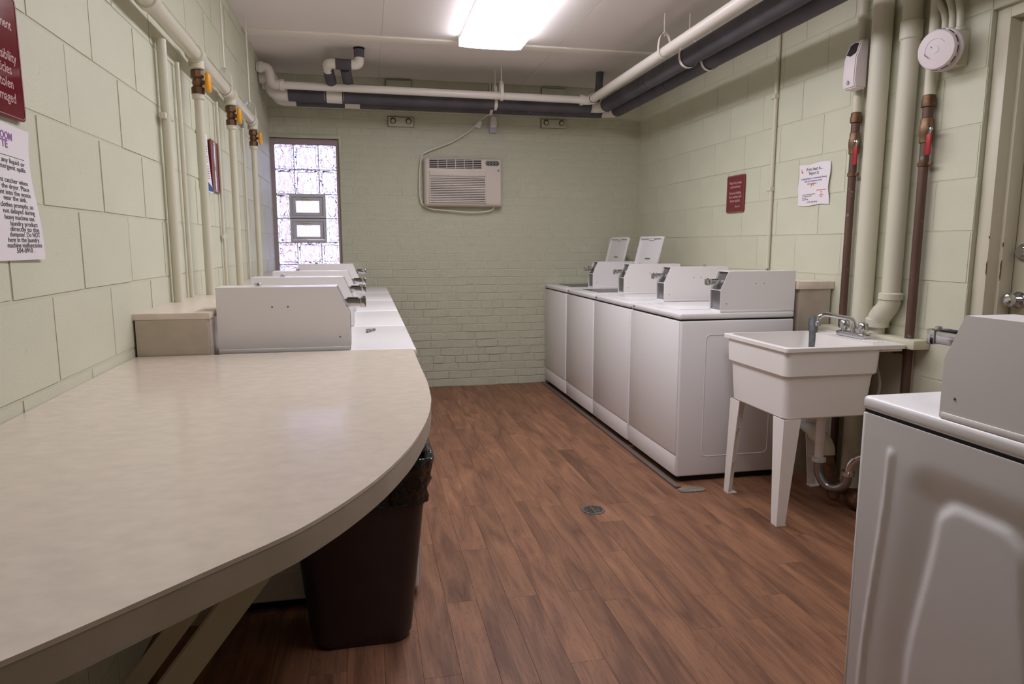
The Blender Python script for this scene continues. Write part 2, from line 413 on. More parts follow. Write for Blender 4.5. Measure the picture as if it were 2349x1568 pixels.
# ---- brick wall with the window opening
WX0, WX1, WZ0, WZ1 = -.755, -.200, .90, 2.142
wb = struct('wall_back', MB().box((-.95, YB + .0042, -.05), (WX0, YB + .25, ZC + .08)).box((WX1, YB + .0042, -.05), (XR + .2, YB + .25, ZC + .08))
            .box((WX0, YB + .0042, -.05), (WX1, YB + .25, WZ0)).box((WX0, YB + .0042, WZ1), (WX1, YB + .25, ZC + .08)), 'mortar_paint')
def brick_verts(ln, ht, rd, ux=6, uz=4, dep=.0036):
    vs = []; fs = []
    g = .0016
    for j in range(uz + 1):
        for i in range(ux + 1):
            ex = i in (0, ux); ez = j in (0, uz)
            x = (i / ux - .5) * (ln - 2 * g); z = (j / uz - .5) * (ht - 2 * g)
            if i in (1, ux - 1): x = math.copysign(ln / 2 - g - .0045, x)
            if j in (1, uz - 1): z = math.copysign(ht / 2 - g - .004, z)
            d = dep + rd.uniform(-.0010, .0010)
            if ex or ez: d = 0
            else:
                z += rd.uniform(-.0018, .0018); x += rd.uniform(-.0015, .0015)
                if i in (1, ux - 1) and j in (1, uz - 1): d *= .8
            vs.append((x, -d, z))
    for j in range(uz):
        for i in range(ux):
            a = j * (ux + 1) + i; fs.append((a, a + 1, a + ux + 2, a + ux + 1))
    return vs, fs
bcache = {}
cand = []
BC = .0701; BL = .208
for r in range(int(ZC / BC) + 1):
    z0 = r * BC; z1 = min(z0 + BC, ZC)
    if z1 - z0 < .02: continue
    rd = random.Random(r * 7 + 1); hdr = (r % 7 == 3); L_ = BL / 2 if hdr else BL
    x = -.9 - rd.uniform(0, L_); L0 = L_
    while x < XR + .1:
        L_ = L0 * rd.uniform(.90, 1.08)
        a, b = max(x, -.80), min(x + L_, XR + .01)
        if b - a > .03:
            for (p, q) in ([(a, b)] if (z1 < WZ0 + .02 or z0 > WZ1 - .02) else [(a, min(b, WX0)), (max(a, WX1), b)]):
                if q - p > .02: cand.append((p, q, z0, z1))
        x += L_
def vis(c):
    p, q, z0, z1 = c; xm = (p + q) / 2; zm = (z0 + z1) / 2
    s = 0
    if zm < .90 and not (.20 < xm < 1.56): s += 10
    if zm < .05: s += 1
    if zm < 1.13 and (xm < .17 or xm > 1.75): s += 4
    if zm > 2.28: s += 3
    if xm < -.2: s += 4
    if .52 < xm < 1.14 and 1.64 < zm < 1.96: s += 6
    return s + (0.0 if q - p > .15 else .5)
cand.sort(key=vis)
def brick_me(ln, ht):
    key = (round(ln, 2), round(ht, 3), random.randrange(7))
    if key not in bcache:
        vs, fs = brick_verts(ln, ht, random.Random(hash(key) % 9999)); bcache[key] = mesh_of(MB().add(vs, fs), 'brick', 'brick_paint', ang=22)
    return bcache[key]
rest = MB(); rdb = random.Random(99)
for i, (p, q, z0, z1) in enumerate(cand):
    low = max(0, min(1, (1.3 - z0) / .9)); am = .2 + .8 * low; dy = rdb.uniform(-.0026, .0012) * am; tz = rdb.uniform(-.006, .006) * am if q - p > .1 else 0; tx = rdb.uniform(-.018, .018) * am
    if i < 300:
        o = piece('brick', brick_me(q - p, z1 - z0), wb, ((p + q) / 2, YB + .0045 + dy, (z0 + z1) / 2), (tx, tz, 0))
        ln = round(q - p, 2); o.scale = ((q - p) / ln, .6 + 1.1 * low, 1)
    else:
        vs, fs = brick_verts(q - p, z1 - z0, rdb)
        rest.add([(v[0] + (p + q) / 2, v[1] + YB + .0045 + dy, v[2] + (z0 + z1) / 2) for v in vs], fs)
part('brick_field', rest, 'brick_paint', wb, kind='stuff', ang=22)

# ================================================================== WINDOW of glass blocks
win = struct('window_1', MB().box((WX0, YB + .03, WZ0), (-.722, YB + .13, WZ1)).box((-.228, YB + .03, WZ0), (WX1, YB + .13, WZ1))
             .box((-.722, YB + .03, 2.098), (-.228, YB + .13, WZ1)).box((-.722, YB + .03, WZ0), (-.228, YB + .13, WZ0 + .02)), 'frame_brown')
def gblock(xa, xb, za, zb):
    a, c = (xb - xa) / 2, (zb - za) / 2
    rg = lambda e, y: [(p[0], y, p[1]) for p in rrect(-a + e, a - e, -c + e, c - e, .012, 0, 3)]
    me = mesh_of(MB().loft([rg(.020, .030), rg(.016, .040), rg(.006, .040), rg(0, .034), rg(0, -.034), rg(.006, -.040), rg(.016, -.040), rg(.020, -.030)]), 'glass_block', 'block_glass', ang=25)
    return piece('glass_block', me, win, ((xa + xb) / 2, YB + .08, (za + zb) / 2))
rows = [(1.897, 2.094), (1.694, 1.891), (1.493, 1.688), (1.292, 1.487), (1.108, 1.286), (.922, 1.102)]
mort = MB()
for i, (za, zb) in enumerate(rows):
    if i in (2, 3):
        cols = [(-.720, -.625), (-.322, -.230)]
    else:
        cols = [(-.720, -.572), (-.566, -.374), (-.368, -.230)]
    for xa, xb in cols: gblock(xa, xb, za, zb)
    for (xa, xb), (xc, xd) in zip(cols[:-1], cols[1:]):
        if i not in (2, 3): mort.box((xb, YB + .05, za), (xc, YB + .11, zb))
    mort.box((-.722, YB + .05, zb), (-.228, YB + .11, zb + .006))
part('mortar_joint', mort, 'alu_grey', win)
for n, (za, zb) in enumerate((rows[2], rows[3])):
    fr = MB(); xa, xb = -.620, -.327; y0, y1 = YB + .022, YB + .11
    fr.box((xa, y0, za), (xa + .020, y1, zb)).box((xb - .020, y0, za), (xb, y1, zb)).box((xa + .02, y0, zb - .020), (xb - .02, y1, zb)).box((xa + .02, y0, za), (xb - .02, y1, za + .020))
    vf = part('vent_frame', fr, 'alu_grey', win)
    sa, sb, sc_, sd = xa + .021, xb - .021, za + .021, zb - .021; t = .030
    sh = MB().box((sa, y0 + .012, sc_), (sa + t, y0 + .035, sd), .002).box((sb - t, y0 + .012, sc_), (sb, y0 + .035, sd), .002).box((sa + t, y0 + .012, sd - t), (sb - t, y0 + .035, sd), .002).box((sa + t, y0 + .012, sc_), (sb - t, y0 + .035, sc_ + t * .8), .002)
    part('sash', sh, 'alu_grey', vf)
    part('pane', MB().box((sa + t - .004, y0 + .020, sc_ + t * .8 - .004), (sb - t + .004, y0 + .026, sd - t + .004)), 'frosted_glass', vf)
    xm = (xa + xb) / 2 - .01
    part('latch', MB().box((xm - .028, y0 - .004, zb - .040), (xm + .028, y0 + .016, zb - .030), .002).box((xm - .034, y0 + .004, zb - .054), (xm + .034, y0 + .014, zb - .040), .002), 'steel_paint', vf)
part('lintel', MB().box((WX0 - .02, YB - .006, WZ1), (WX1 + .0, YB + .03, WZ1 + .028), .004), 'brick_paint', wb)
# outside
single('outside_wall', MB().box((-2.6, YB + .6, -1.5), (-1.10, YB + 7, 2.0)).box((-2.64, YB + .56, 2.0), (-1.06, YB + 7.04, 2.1)), 'outside_brick',
       'low reddish brick wall outside, blurred behind the left glass blocks', 'wall')
single('grey_building', MB().box((-9, YB + 9, -1.5), (-1.6, YB + 14, 7)).box((-9.1, YB + 8.9, 7), (-1.5, YB + 14.1, 7.3)), 'outside_grey', 'pale grey building far outside, blurred behind the upper left glass blocks', 'building')
struct('ground', MB().box((-8, YB + .3, -1.0), (8, YB + 12, -.9)), 'ground_out')

# ================================================================== DOOR in the right wall
zt = 2.155
fr = MB()
fr.box((2.505, 2.372, 0), (2.64, 2.432, zt + .05), .002).box((2.505, 1.40, 0), (2.64, 1.455, zt + .05), .002).box((2.505, 1.455, zt), (2.64, 2.372, zt + .05), .002)
fr.box((2.560, 2.357, 0), (2.622, 2.373, zt), .002).box((2.560, 1.454, 0), (2.622, 1.470, zt), .002).box((2.560, 1.470, zt - .016), (2.622, 2.357, zt), .002)
tr2 = struct('trim_2', fr, 'steel_paint')
for cx_, cy_, cz_, ch in ((2.5045, 2.3735, 1.175, .060), (2.5595, 2.3585, 1.165, .085), (2.5045, 2.374, 1.30, .012), (2.5595, 2.3585, 1.27, .020)):
    part('paint_chip', MB().loft([[(cx_, cy_ + a, cz_ + b) for a, b in ((-.001, -ch / 2), (.0025, -ch * .3), (.001, 0), (.003, ch * .25), (-.001, ch / 2), (-.002, 0))], [(cx_ + .0012, cy_ + a - .0012, cz_ + b) for a, b in ((-.001, -ch / 2), (.0025, -ch * .3), (.001, 0), (.003, ch * .25), (-.001, ch / 2), (-.002, 0))]]), 'rust_brass', tr2)
dr = struct('door_1', MB().box((2.626, 1.458, .008), (2.668, 2.369, zt - .003), .002), 'door_paint')
def rose(z, y=2.318): return MB().lathe([(.001, 0), (.034, 0), (.034, .006), (.028, .012), (.001, .012)], (2.626, y, z), (-1, 0, 0))
part('deadbolt', rose(1.240).lathe([(.022, .010), (.022, .024), (.019, .027), (.001, .027)], (2.626, 2.318, 1.240), (-1, 0, 0)), 'chrome', dr)
part('door_knob', rose(1.045).lathe([(.012, .010), (.012, .030), (.020, .036), (.028, .048), (.029, .060), (.024, .070), (.012, .076), (.001, .077)], (2.626, 2.318, 1.045), (-1, 0, 0)), 'chrome', dr)
# wall continuing behind the door so no light leaks
struct('wall_hall', MB().box((2.70, 1.30, -.05), (2.76, 2.55, ZC)), 'mortar_paint')

# ================================================================== CEILING LIGHTS
def fixture(y0, y1, label, lens='lens_lamp'):
    xa, xb = .645, 1.065
    t = thing('ceiling_light', ((xa + xb) / 2, (y0 + y1) / 2, ZC - .085), label, 'ceiling light', 'wraparound fluorescent fixtures')
    part('housing', MB().box((xa + .004, y0 + .006, ZC - .0335), (xb - .004, y1 - .006, ZC - .0005), .002), 'fixture_white', t)
    n = 14; prof = []
    for i in range(n + 1):
        s_ = i / n; x = xa + (xb - xa) * s_; c = abs(2 * s_ - 1)
        prof.append((x, ZC - .078 + .008 * c ** 4))
    poly = prof + [(xb, ZC - .034), (xb - .008, ZC - .034), (xa + .008, ZC - .034), (xa, ZC - .034)]
    part('lens', MB().prism(poly, 1, y0 + .006, y1 - .006), lens, t)
    for a, b in ((y0 - .004, y0 + .004), (y1 - .004, y1 + .004)):
        part('end_cap', MB().box((xa - .002, a, ZC - .072), (xb + .002, b, ZC - .001), .0015), 'fixture_white', t)
fixture(2.330, 4.765, 'long white wraparound ceiling light glowing above the floor, cut by top edge')
fixture(.97, 2.20, 'white wraparound ceiling light above the folding counter, out of the picture top', 'lens_lamp_dim')

# ================================================================== LAUNDRY MACHINES  (local: front at y=0 facing -y)
MW, MH = .684, .912
def emboss_side(x, d, sgn, mach):
    """big pressed panel on the side of the foreground machine"""
    ny, nz = 96, 120; vs = []; fs = []
    def sm(a, b, t): t = max(0, min(1, (t - a) / (b - a))); return t * t * (3 - 2 * t)
    yc = .335
    for j in range(nz + 1):
        z = .03 + (.868 - .03) * j / nz
        for i in range(ny + 1):
            y = .012 + (d - .024) * i / ny; u = abs(y - yc)
            # plateau: tombstone
            hw = .095 + .052 * sm(0, .42, .73 - z)
            ex = max(0, u - (hw - .05)); ez = max(0, z - (.735 - .05)); dp = math.hypot(ex, ez) - .05
            hw2 = .205 + .035 * sm(0, .5, .80 - z)
            ex = max(0, u - (hw2 - .09)); ez = max(0, z - (.815 - .09)); do = math.hypot(ex, ez) - .09
            dep = -.016 * (1 - sm(-.12, .0, do)) + .013 * (1 - sm(-.012, .022, dp))
            # outer rib
            ridge = .236 + .040 * sm(0, .6, .81 - z); du = abs(u - ridge)
            top = sm(.0, .02, .815 - z)
            dep += .0055 * (1 - sm(.004, .012, du)) * top
            vs.append((x + sgn * (.0015 + dep), y, z))
    for j in range(nz):
        for i in range(ny):
            a = j * (ny + 1) + i; fs.append((a, a + 1, a + ny + 2, a + ny + 1))
    o = part('side_panel', MB().add(vs, fs), 'enamel_panel', mach, ang=60)
    return o
def machine(name, base, rotz, d, label, group, meter=1, lid='closed', style='washer', emboss=0):
    t = local_thing(name, base, label, 'washing machine' if style == 'washer' else 'laundry machine', group, rotz)
    h = MW / 2
    part('base', MB().box((-h + .02, .03, 0), (h - .02, d - .02, .034)), 'black_gap', t)
    cx0 = -h + (.028 if emboss < 0 else 0); cx1 = h - (.028 if emboss > 0 else 0)
    if emboss:
        cb = MB().box((cx0, 0, .028), (cx1, d, .872), .006, 2)
        x = h if emboss > 0 else -h; s_ = emboss
        cb.box((min(x, x - s_ * .03), 0, .028), (max(x, x - s_ * .03), .012, .872), .003).box((min(x, x - s_ * .03), d - .012, .028), (max(x, x - s_ * .03), d, .872), .003)
        cb.box((min(x, x - s_ * .03), .012, .866), (max(x, x - s_ * .03), d - .012, .872))
        part('cabinet', cb, 'enamel', t); emboss_side(x, d, emboss, t)
    else:
        part('cabinet', MB().box((-h, 0, .028), (h, d, .872), .010, 3), 'enamel', t)
        for s_ in (-1, 1):
            fr = MB(); x = s_ * h
            ring = [rrect(.14, d - .12, .13, .80, .03, 0), rrect(.148, d - .128, .138, .792, .026, 0)]
            rr = [[(x + s_ * .0001, p[0], p[1]) for p in ring[0]], [(x + s_ * .0022, (p[0] + q[0]) / 2, (p[1] + q[1]) / 2) for p, q in zip(*ring)], [(x + s_ * .0001, p[0], p[1]) for p in ring[1]]]
            part('side_bead', fr.loft(rr, False, False), 'enamel', t)
    if style == 'washer':
        part('front_panel', MB().box((-h + .010, -.007, .150), (h - .010, .004, .868), .004, 2), 'enamel', t)
        part('kick_panel', MB().box((-h + .010, -.005, .034), (h - .010, .004, .142), .004, 2), 'enamel', t)
    else:
        part('front_panel', MB().box((-h + .006, -.006, .040), (h - .006, .004, .868), .004, 2), 'enamel', t)
        part('front_slot', MB().box((-.20, .004, MH - .0008), (.24, .0068, MH - .0002)), 'dark_hole', t)
        dn = part('loading_door', MB().box((-.23, -.011, .28), (.23, -.004, .80), .003, 3), 'enamel', t)
        part('door_grip', MB().box((.16, -.014, .50), (.20, -.010, .60), .0015), 'enamel_panel', dn)
    part('gap_strip', MB().box((-h + .006, .004, .866), (h - .006, d - .004, .880)), 'black_gap', t)
    part('top_deck', MB().box((-h, -.006, .878), (h, d, MH), .011, 4), 'enamel', t)
    if style == 'washer':
        xk = -h + .050
        part('lock_hole', MB().lathe([(.0065, 0), (.0065, .003), (.001, .003)], (xk, -.0045, .895), (0, -1, 0), 12), 'dark_hole', t)
        xa, xb = -h + .07, h - .185; ya, yb = .075, .500
        if lid == 'open':
            tub = MB().box((xa + .012, ya + .02, MH + .0004), (xb - .012, yb - .02, MH + .0014))
            part('tub_opening', tub, 'mech_grey', t)
        M = Matrix.Identity(4)
        lx = (xa + xb) / 2; hw = (xb - xa) / 2; L_ = yb - ya
        lb = MB()
        if lid == 'closed':
            lb.box((xa, ya, MH - .001), (xb, yb, MH + .005), .003, 2); part('lid', lb, 'enamel', t)
        else:
            M = Matrix.Translation((lx, yb, MH + .008)) @ Matrix.Rotation(math.radians(104 - 180), 4, 'X')
            # lid panel in its own frame: hinge at 0, extends along +y' upward after rotation
            M = Matrix.Translation((lx, yb, MH + .004)) @ Matrix(((1, 0, 0), (0, .232, -.973), (0, .973, .232))).to_4x4()
            lb.box((-hw, 0, -.012), (hw, L_, -.008), .0015, 1)
            rim = [rrect(-hw, hw, 0, L_, .02, z) for z in (-.012, .006)]; rin = [rrect(-hw + .014, hw - .014, .012, L_ - .016, .014, z) for z in (.006, -.0085)]
            lb.loft([rim[0], rim[1], rin[0], rin[1]], False, False)
            lb.box((-.05, L_ - .030, -.008), (.05, L_ - .012, .002), .004)
            lp = part('lid', lb.xform(M), 'enamel', t)
            tx = MB(); ex = M.to_3x3() @ V((1, 0, 0)); ey = M.to_3x3() @ V((0, 1, 0)); en = M.to_3x3() @ V((0, 0, 1))
            o_ = M @ V((-.05, .245, -.008)); rect(tx, o_, ex, ey, en, .10, .010)
            for i in range(6):
                for q in range(3 if i not in (1, 2) else 2):
                    rect(tx, M @ V((-.15 + i * .052, .205 - q * .010, -.008)), ex, ey, en, (.036, .022, .014, .034, .030, .032)[i], .005)
            part('lid_print', tx, 'mech_grey', lp, kind='stuff')
    if meter:
        xc = meter * (h - .064); y0 = d - .437 if style == 'washer' else (.212 if emboss else d - .425); wd = .058; zb = MH + .0005
        Lm = d - y0 - .002
        prof = [(0, 0), (0, .120), (.042, .215), (Lm, .215), (Lm, 0)]
        mb = MB()
        for s_ in (-1, 1):                    # side cheeks
            mb.prism([(y0 + p[0], zb + p[1]) for p in prof], 0, xc + s_ * wd - (.003 if s_ > 0 else 0), xc + s_ * wd + (.003 if s_ < 0 else 0))
        mb.box((xc - wd + .003, y0 + .042, zb + .212), (xc + wd - .003, y0 + Lm, zb + .215)).box((xc - wd + .003, y0 + Lm - .003, zb), (xc + wd - .003, y0 + Lm, zb + .212))
        mb.box((xc - wd + .003, y0 + .004, zb + .113), (xc + wd - .003, y0 + .014, zb + .118))
        cb = part('coin_box', mb, 'meter_white', t)
        part('coin_door', MB().box((xc - wd + .004, y0 + .006, zb + .006), (xc + wd - .004, y0 + .02, zb + .112), .002), 'chrome_dull', cb)
        # recessed mechanism plate, parallel to the slope
        pl = [(y0 + .012, zb + .117), (y0 + .055, zb + .211), (y0 + .075, zb + .211), (y0 + .032, zb + .117)]
        part('coin_plate', MB().prism(pl, 0, xc - wd + .004, xc + wd - .004), 'mech_grey', cb)
        ys = y0 - (.085 if emboss else .052); zs = zb + .158
        sl = MB().box((xc - .021, ys, zs - .015), (xc + .021, y0 + .040, zs + .012), .002)
        sl.box((xc - .024, ys - .002, zs - .018), (xc + .024, ys + .018, zs + .015), .003).box((xc - .006, ys, zs + .012), (xc + .006, ys + .010, zs + .020), .002)
        part('coin_slide', sl, 'chrome', cb)
        part('coin_slot', MB().box((xc - .015, ys + .024, zs + .0122), (xc + .015, ys + .062, zs + .0150), .001), 'dark_hole', cb)
        part('top_lock', MB().lathe([(.011, 0), (.011, .010), (.009, .012), (.001, .012)], (xc, y0 + .30, zb + .2145), (0, 0, 1), 18), 'chrome', cb)
        for (yy, zz) in ((.035, .045), (.20, .150), (.25, .150)):
            part('screw', MB().lathe([(.003, 0), (.003, .001), (.001, .0014)], (xc + meter * wd, y0 + yy, zb + zz), (meter, 0, 0), 8), 'mech_grey', cb)
        part('base_flange', MB().box((xc - wd - .002, y0 + .004, MH - .001), (xc + wd + .002, y0 + Lm, MH + .012), .002), 'meter_white', cb)
    return t
# right row, fronts facing the middle of the room (-x)
RY = [3.28, 3.985, 4.675, 5.372]
RL = ['white top-load washer nearest the utility sink, lid closed', 'white top-load washer second from the utility sink, lid closed',
      'white top-load washer third from the utility sink, lid standing open', 'white top-load washer against the brick wall, lid standing open']
for i, y in enumerate(RY):
    machine('washing_machine', (1.594, y + MW / 2, .004), -PI / 2, .658, RL[i], 'washers along the right wall', 1, 'open' if i > 1 else 'closed')
# left row, fronts facing +x
LY = [(2.362, -1), (3.062, -1), (3.765, -1), (4.462, 0), (5.156, -1)]
LL = ['white coin laundry machine on the left, nearest, touching the folding counter', 'white coin laundry machine on the left, second from the folding counter',
      'white coin laundry machine on the left, third from the folding counter', 'white laundry machine on the left without a coin box on top',
      'white coin laundry machine on the left, farthest, beside the glass-block window']
for i, (y, mt) in enumerate(LY):
    machine('laundry_machine', (.155, y + MW / 2, .004), PI / 2, .640, LL[i], 'machines along the left wall', mt, style='dryer')
# foreground machine on the right, its side turned to the room
machine('laundry_machine', (1.150 + MW / 2, 1.385, .004), PI, .67, 'big white laundry machine in right foreground, pressed side panel facing the room', None, 1, style='dryer', emboss=1)

rdl = random.Random(11)
lint = MB()
for i in range(9):
    lint.ball((.007 + rdl.uniform(-.016, .016), 2.849 + rdl.uniform(-.03, .03), MH + .008 + rdl.uniform(0, .004)), rdl.uniform(.005, .009), 8, 6, (1.2, 1.6, .7))
single('lint_clump', lint, 'lint_grey', 'small grey clump of lint on the nearest left machine top', 'lint')
# floor strip / pad edge in front of the right washers
single('floor_strip', MB().box((1.555, 3.20, 0), (1.588, YB - .01, .012), .003), 'strip_metal', 'thin grey metal strip on the floor under the right washer fronts', 'floor strip')
single('concrete_pad', MB().loft([rrect(1.555, 1.70, 3.13, 3.195, .03, z) for z in (0, .006)]), 'concrete', 'small chipped concrete patch on the floor at the near washer corner', 'concrete')

# ================================================================== LEDGES
lc = thing('wall_ledge', (-.6, 2.32, 0), 'long beige laminate ledge box behind the left machines', 'ledge')
part('top_panel', MB().box((XL(2.32) + .001 - .03, 2.318, 1.036), (-.494, YB - .004, 1.056), .0015), 'laminate', lc)
part('end_panel', MB().box((XL(2.32) + .006, 2.319, .0), (-.502, 2.336, 1.0355)), 'laminate_end', lc)
part('front_panel', MB().box((-.516, 2.337, .0), (-.499, YB - .004, 1.0355)), 'laminate', lc)
rc = thing('wall_ledge', (2.38, 3.3, 0), 'beige laminate ledge behind the right washers below the red sign', 'ledge')
part('top_panel', MB().box((2.258, 3.272, 1.034), (2.500 - .021, YB - .004, 1.074), .0015), 'laminate', rc)
part('end_panel', MB().box((2.278, 3.282, .0), (2.466, 3.300, 1.0335)), 'laminate_end', rc)
part('front_panel', MB().box((2.276, 3.301, .0), (2.292, YB - .004, 1.0335)), 'laminate_end', rc)

# ================================================================== FOLDING COUNTER
pts = [(.145, 2.314), (.144, 1.95), (.144, 1.736), (.138, 1.579), (.133, 1.511), (.116, 1.384), (.090, 1.26), (.060, 1.153), (.016, 1.035), (-.034, .934), (-.085, .853),
       (-.124, .807), (-.172, .757), (-.237, .689), (-.284, .641), (-.316, .610), (-.37, .56), (-.45, .505), (-.56, .455), (-.708, .415)]
sm = [tuple(p)[:2] for p in smooth_path([(a, b, 0) for a, b in pts[1:]], 4)]
poly = [(XL(2.314) + .0015, 2.314), pts[0]] + sm; poly[-1] = (XL(.415) + .0015, .415)
fc = thing('folding_counter', (-.3, 1.4, 0), 'beige laminate folding counter with a rounded corner in the foreground', 'counter')
part('counter_top', MB().loft([[(x, y, .9155) for x, y in poly], [(x, y, .921) for x, y in poly]]), 'laminate', fc, ang=20)
def inset(pl, e): return [(x - (e if x > -.69 else 0), y) for x, y in pl]
part('counter_edge', MB().loft([[(x, y, .879) for x, y in inset(poly, .0006)], [(x, y, .9152) for x, y in inset(poly, .0006)]]), 'laminate_end', fc, ang=20)
def brace(yc, xt, zt, xw, zw, th=.042, wd=.030):
    d = V((xt - xw, 0, zt - zw)).normalized(); nrm = V((d.z, 0, -d.x))
    a = V((xw, yc, zw)); b = V((xt, yc, zt)); mb = MB()
    vs = []
    for s_ in (-wd / 2, wd / 2):
        for p in (a, b):
            for q in (0, -th):
                vs.append(p + nrm * q + V((0, s_, 0)))
    return mb.add(vs, [(0, 1, 3, 2), (4, 6, 7, 5), (0, 2, 6, 4), (1, 5, 7, 3), (0, 4, 5, 1), (2, 3, 7, 6)])
part('brace', brace(1.10, -.078, .857, -.690, .055), 'steel_paint', fc)
part('brace', brace(1.58, -.078, .857, -.690, .055), 'steel_paint', fc)
part('wall_cleat', MB().box((XL(1.4) + .012, .5, .80), (XL(1.4) + .05, 2.3, .878), .002), 'steel_paint', fc)

# ================================================================== WASTE BIN and BAG
def bin_ring(z, grow, k=8):
    return rrect(-.205 - .055 * grow, .108 + .062 * grow, 2.075 - .045 * grow, 2.285 + .035 * grow, .06, z, k)
body = MB()
rings = []
for z in (0, .012, .03, .06, .2, .4, .56, .60):
    r = bin_ring(z, z / .60)
    if z == .03 or z == .06:
        r = [(x, y, zz + .018 * math.sin((x + .05) * 22) * (1 if y < 2.15 else 0)) for x, y, zz in r]
    if z < .02:
        cx, cy = -.05, 2.18; r = [(cx + (x - cx) * (.955 if z == 0 else .975), cy + (y - cy) * (.955 if z == 0 else .975), zz) for x, y, zz in r]
    rings.append(r)
inner = [[(-.05 + (x + .05) * .975, 2.18 + (y - 2.18) * .975, z) for x, y, z in bin_ring(zz, zz / .60)] for zz in (.60, .05)]
single('waste_bin', body.loft(rings + inner), 'can_plastic', 'dark brown plastic waste bin standing under the folding counter', 'waste bin')
rdg = random.Random(4); bag = MB(); R_ = []
def bag_ring(z, grow, off, wob, k=8):
    out = []
    for i, (x, y, zz) in enumerate(bin_ring(z, grow, k)):
        dx, dy = x + .05, y - 2.18; L_ = math.hypot(dx, dy); e = off + rdg.uniform(-wob, wob)
        out.append((x + dx / L_ * e, y + dy / L_ * e, zz + rdg.uniform(-wob, wob)))
    return out
spec = [(.20, .3, -.020, .004), (.40, .6, -.020, .005), (.56, .9, -.016, .005), (.615, 1.0, -.006, .003), (.622, 1.03, .012, .003), (.615, 1.05, .018, .003), (.585, .98, .015, .007), (.560, .92, .013, .009), (.535, .88, .014, .008), (.51, .85, .010, .008), (.485, .80, .013, .006), (.472, .80, .012, .004)]
for z, g, of, wo in spec: R_.append(bag_ring(z, g, of, wo))
single('trash_bag', MB().loft(R_, True, False), 'bag_black', 'shiny black trash bag folded over the rim of the brown bin', 'trash bag', ang=80)

# ================================================================== FLOOR DRAIN
dx, dy = 1.037, 3.010
t = thing('floor_drain', (dx, dy, 0), 'round metal floor drain set in the planks near the washers', 'floor drain')
part('rim', MB().lathe([(.046, .0005), (.046, .004), (.056, .004), (.058, .0005)], (dx, dy, 0), (0, 0, 1), 32), 'drain_metal', t)
part('dark_well', MB().lathe([(.001, .0004), (.0465, .0004), (.0465, .0012), (.001, .0012)], (dx, dy, 0), (0, 0, 1), 24), 'dark_hole', t)
for i in range(-4, 5):
    hl = math.sqrt(.0455 ** 2 - (i * .0098) ** 2)
    part('grate_bar', MB().box((dx - hl, dy + i * .0098 - .0023, .0012), (dx + hl, dy + i * .0098 + .0023, .0036)), 'drain_metal', t)
part('grate_bar', MB().box((dx - .003, dy - .045, .0014), (dx + .003, dy + .045, .0037)), 'drain_metal', t)

# ================================================================== UTILITY SINK
SX0, SX1, SY0, SY1, SZ = 1.780, 2.388, 2.632, 3.180, .822
sk = thing('utility_sink', (2.05, 2.9, 0), 'white plastic utility sink on four tapered legs beside the washers', 'sink')
def sr(ix0, ix1, iy, jy, z, r=.03): return rrect(SX0 + ix0, 2.275 - ix1, SY0 + iy, SY1 - jy, r, z, 4)
ou = [sr(.030, .052, .030, .076, .494), sr(.024, .046, .024, .070, .500), sr(.021, .042, .021, .062, .56), sr(.019, .028, .019, .048, .672), sr(.018, .027, .018, .047, .682), sr(.008, .013, .008, .030, .694), sr(.008, .006, .008, .022, .76), sr(.008, .005, .008, .020, .802)]
rim = [rrect(SX0, SX1, SY0, SY1, .014, z, 4) for z in (.803, .8195)] + [rrect(SX0 + .003, SX1 - .003, SY0 + .003, SY1 - .003, .012, SZ, 4)]
inn = [rrect(SX0 + .024, 2.250, SY0 + .024, SY1 - .024, .035, z, 4) for z in (SZ, .815)] + [rrect(SX0 + .050, 2.215, SY0 + .05, SY1 - .05, .04, .60, 4), rrect(SX0 + .07, 2.19, SY0 + .07, SY1 - .07, .05, .535, 4), rrect(SX0 + .10, 2.16, SY0 + .10, SY1 - .10, .05, .522, 4)]
part('tub', MB().loft(ou + rim + inn), 'tub_plastic', sk, ang=28)
part('deck_lip', MB().box((2.268, SY0 + .02, .788), (SX1 - .004, SY1 - .02, .8028), .003), 'tub_plastic', sk)
for yy in (2.76, 3.05):
    rg = MB()
    for q in range(3): rg.box((2.275 + q * .022, yy - .05, SZ), (2.288 + q * .022, yy + .05, SZ + .003), .001)
    part('soap_ridge', rg, 'tub_plastic', sk)
def leg(cx, cy, sx, sy):
    th = .004; mb = MB(); top = .496; w0, w1 = .085, .044
    sp = .012
    def ring(z, wd, o):
        x0, y0 = cx - sx * o, cy - sy * o * .4
        P_ = [(0, 0), (wd, 0), (wd, th), (th, th), (th, wd), (0, wd)]
        return [(x0 + sx * a, y0 + sy * b, z) for a, b in P_]
    mb.loft([ring(0.006, w1, sp), ring(.26, (w0 + w1) / 2, sp * .5), ring(top, w0, 0)])
    for z in (.16, .33):
        wz = w1 + (w0 - w1) * z / top - .012
        mb.loft([[(cx + sx * (th - .001), cy + sy * (th - .001), zz), (cx + sx * wz, cy + sy * th, zz), (cx + sx * th, cy + sy * wz, zz)] for zz in (z, z + .003)])
    lg = part('leg', mb, 'tub_plastic', sk)
    part('foot', MB().box((cx + min(0, sx * .05) - .0 - sx * sp, cy + min(0, sy * .045) - sy * sp * .4, 0), (cx + max(0, sx * .05) - sx * sp, cy + max(0, sy * .045) - sy * sp * .4, .006), .001), 'tub_plastic', lg)
leg(SX0 + .019, SY0 + .019, 1, 1); leg(SX0 + .019, SY1 - .066, 1, -1); leg(2.305, SY0 + .024, -1, 1); leg(2.305, SY1 - .070, -1, -1)
fx, fy = 2.322, 2.905
fa = part('faucet', MB().box((fx - .026, fy - .095, SZ + .0005), (fx + .026, fy + .095, SZ + .026), .008, 3), 'chrome', sk)
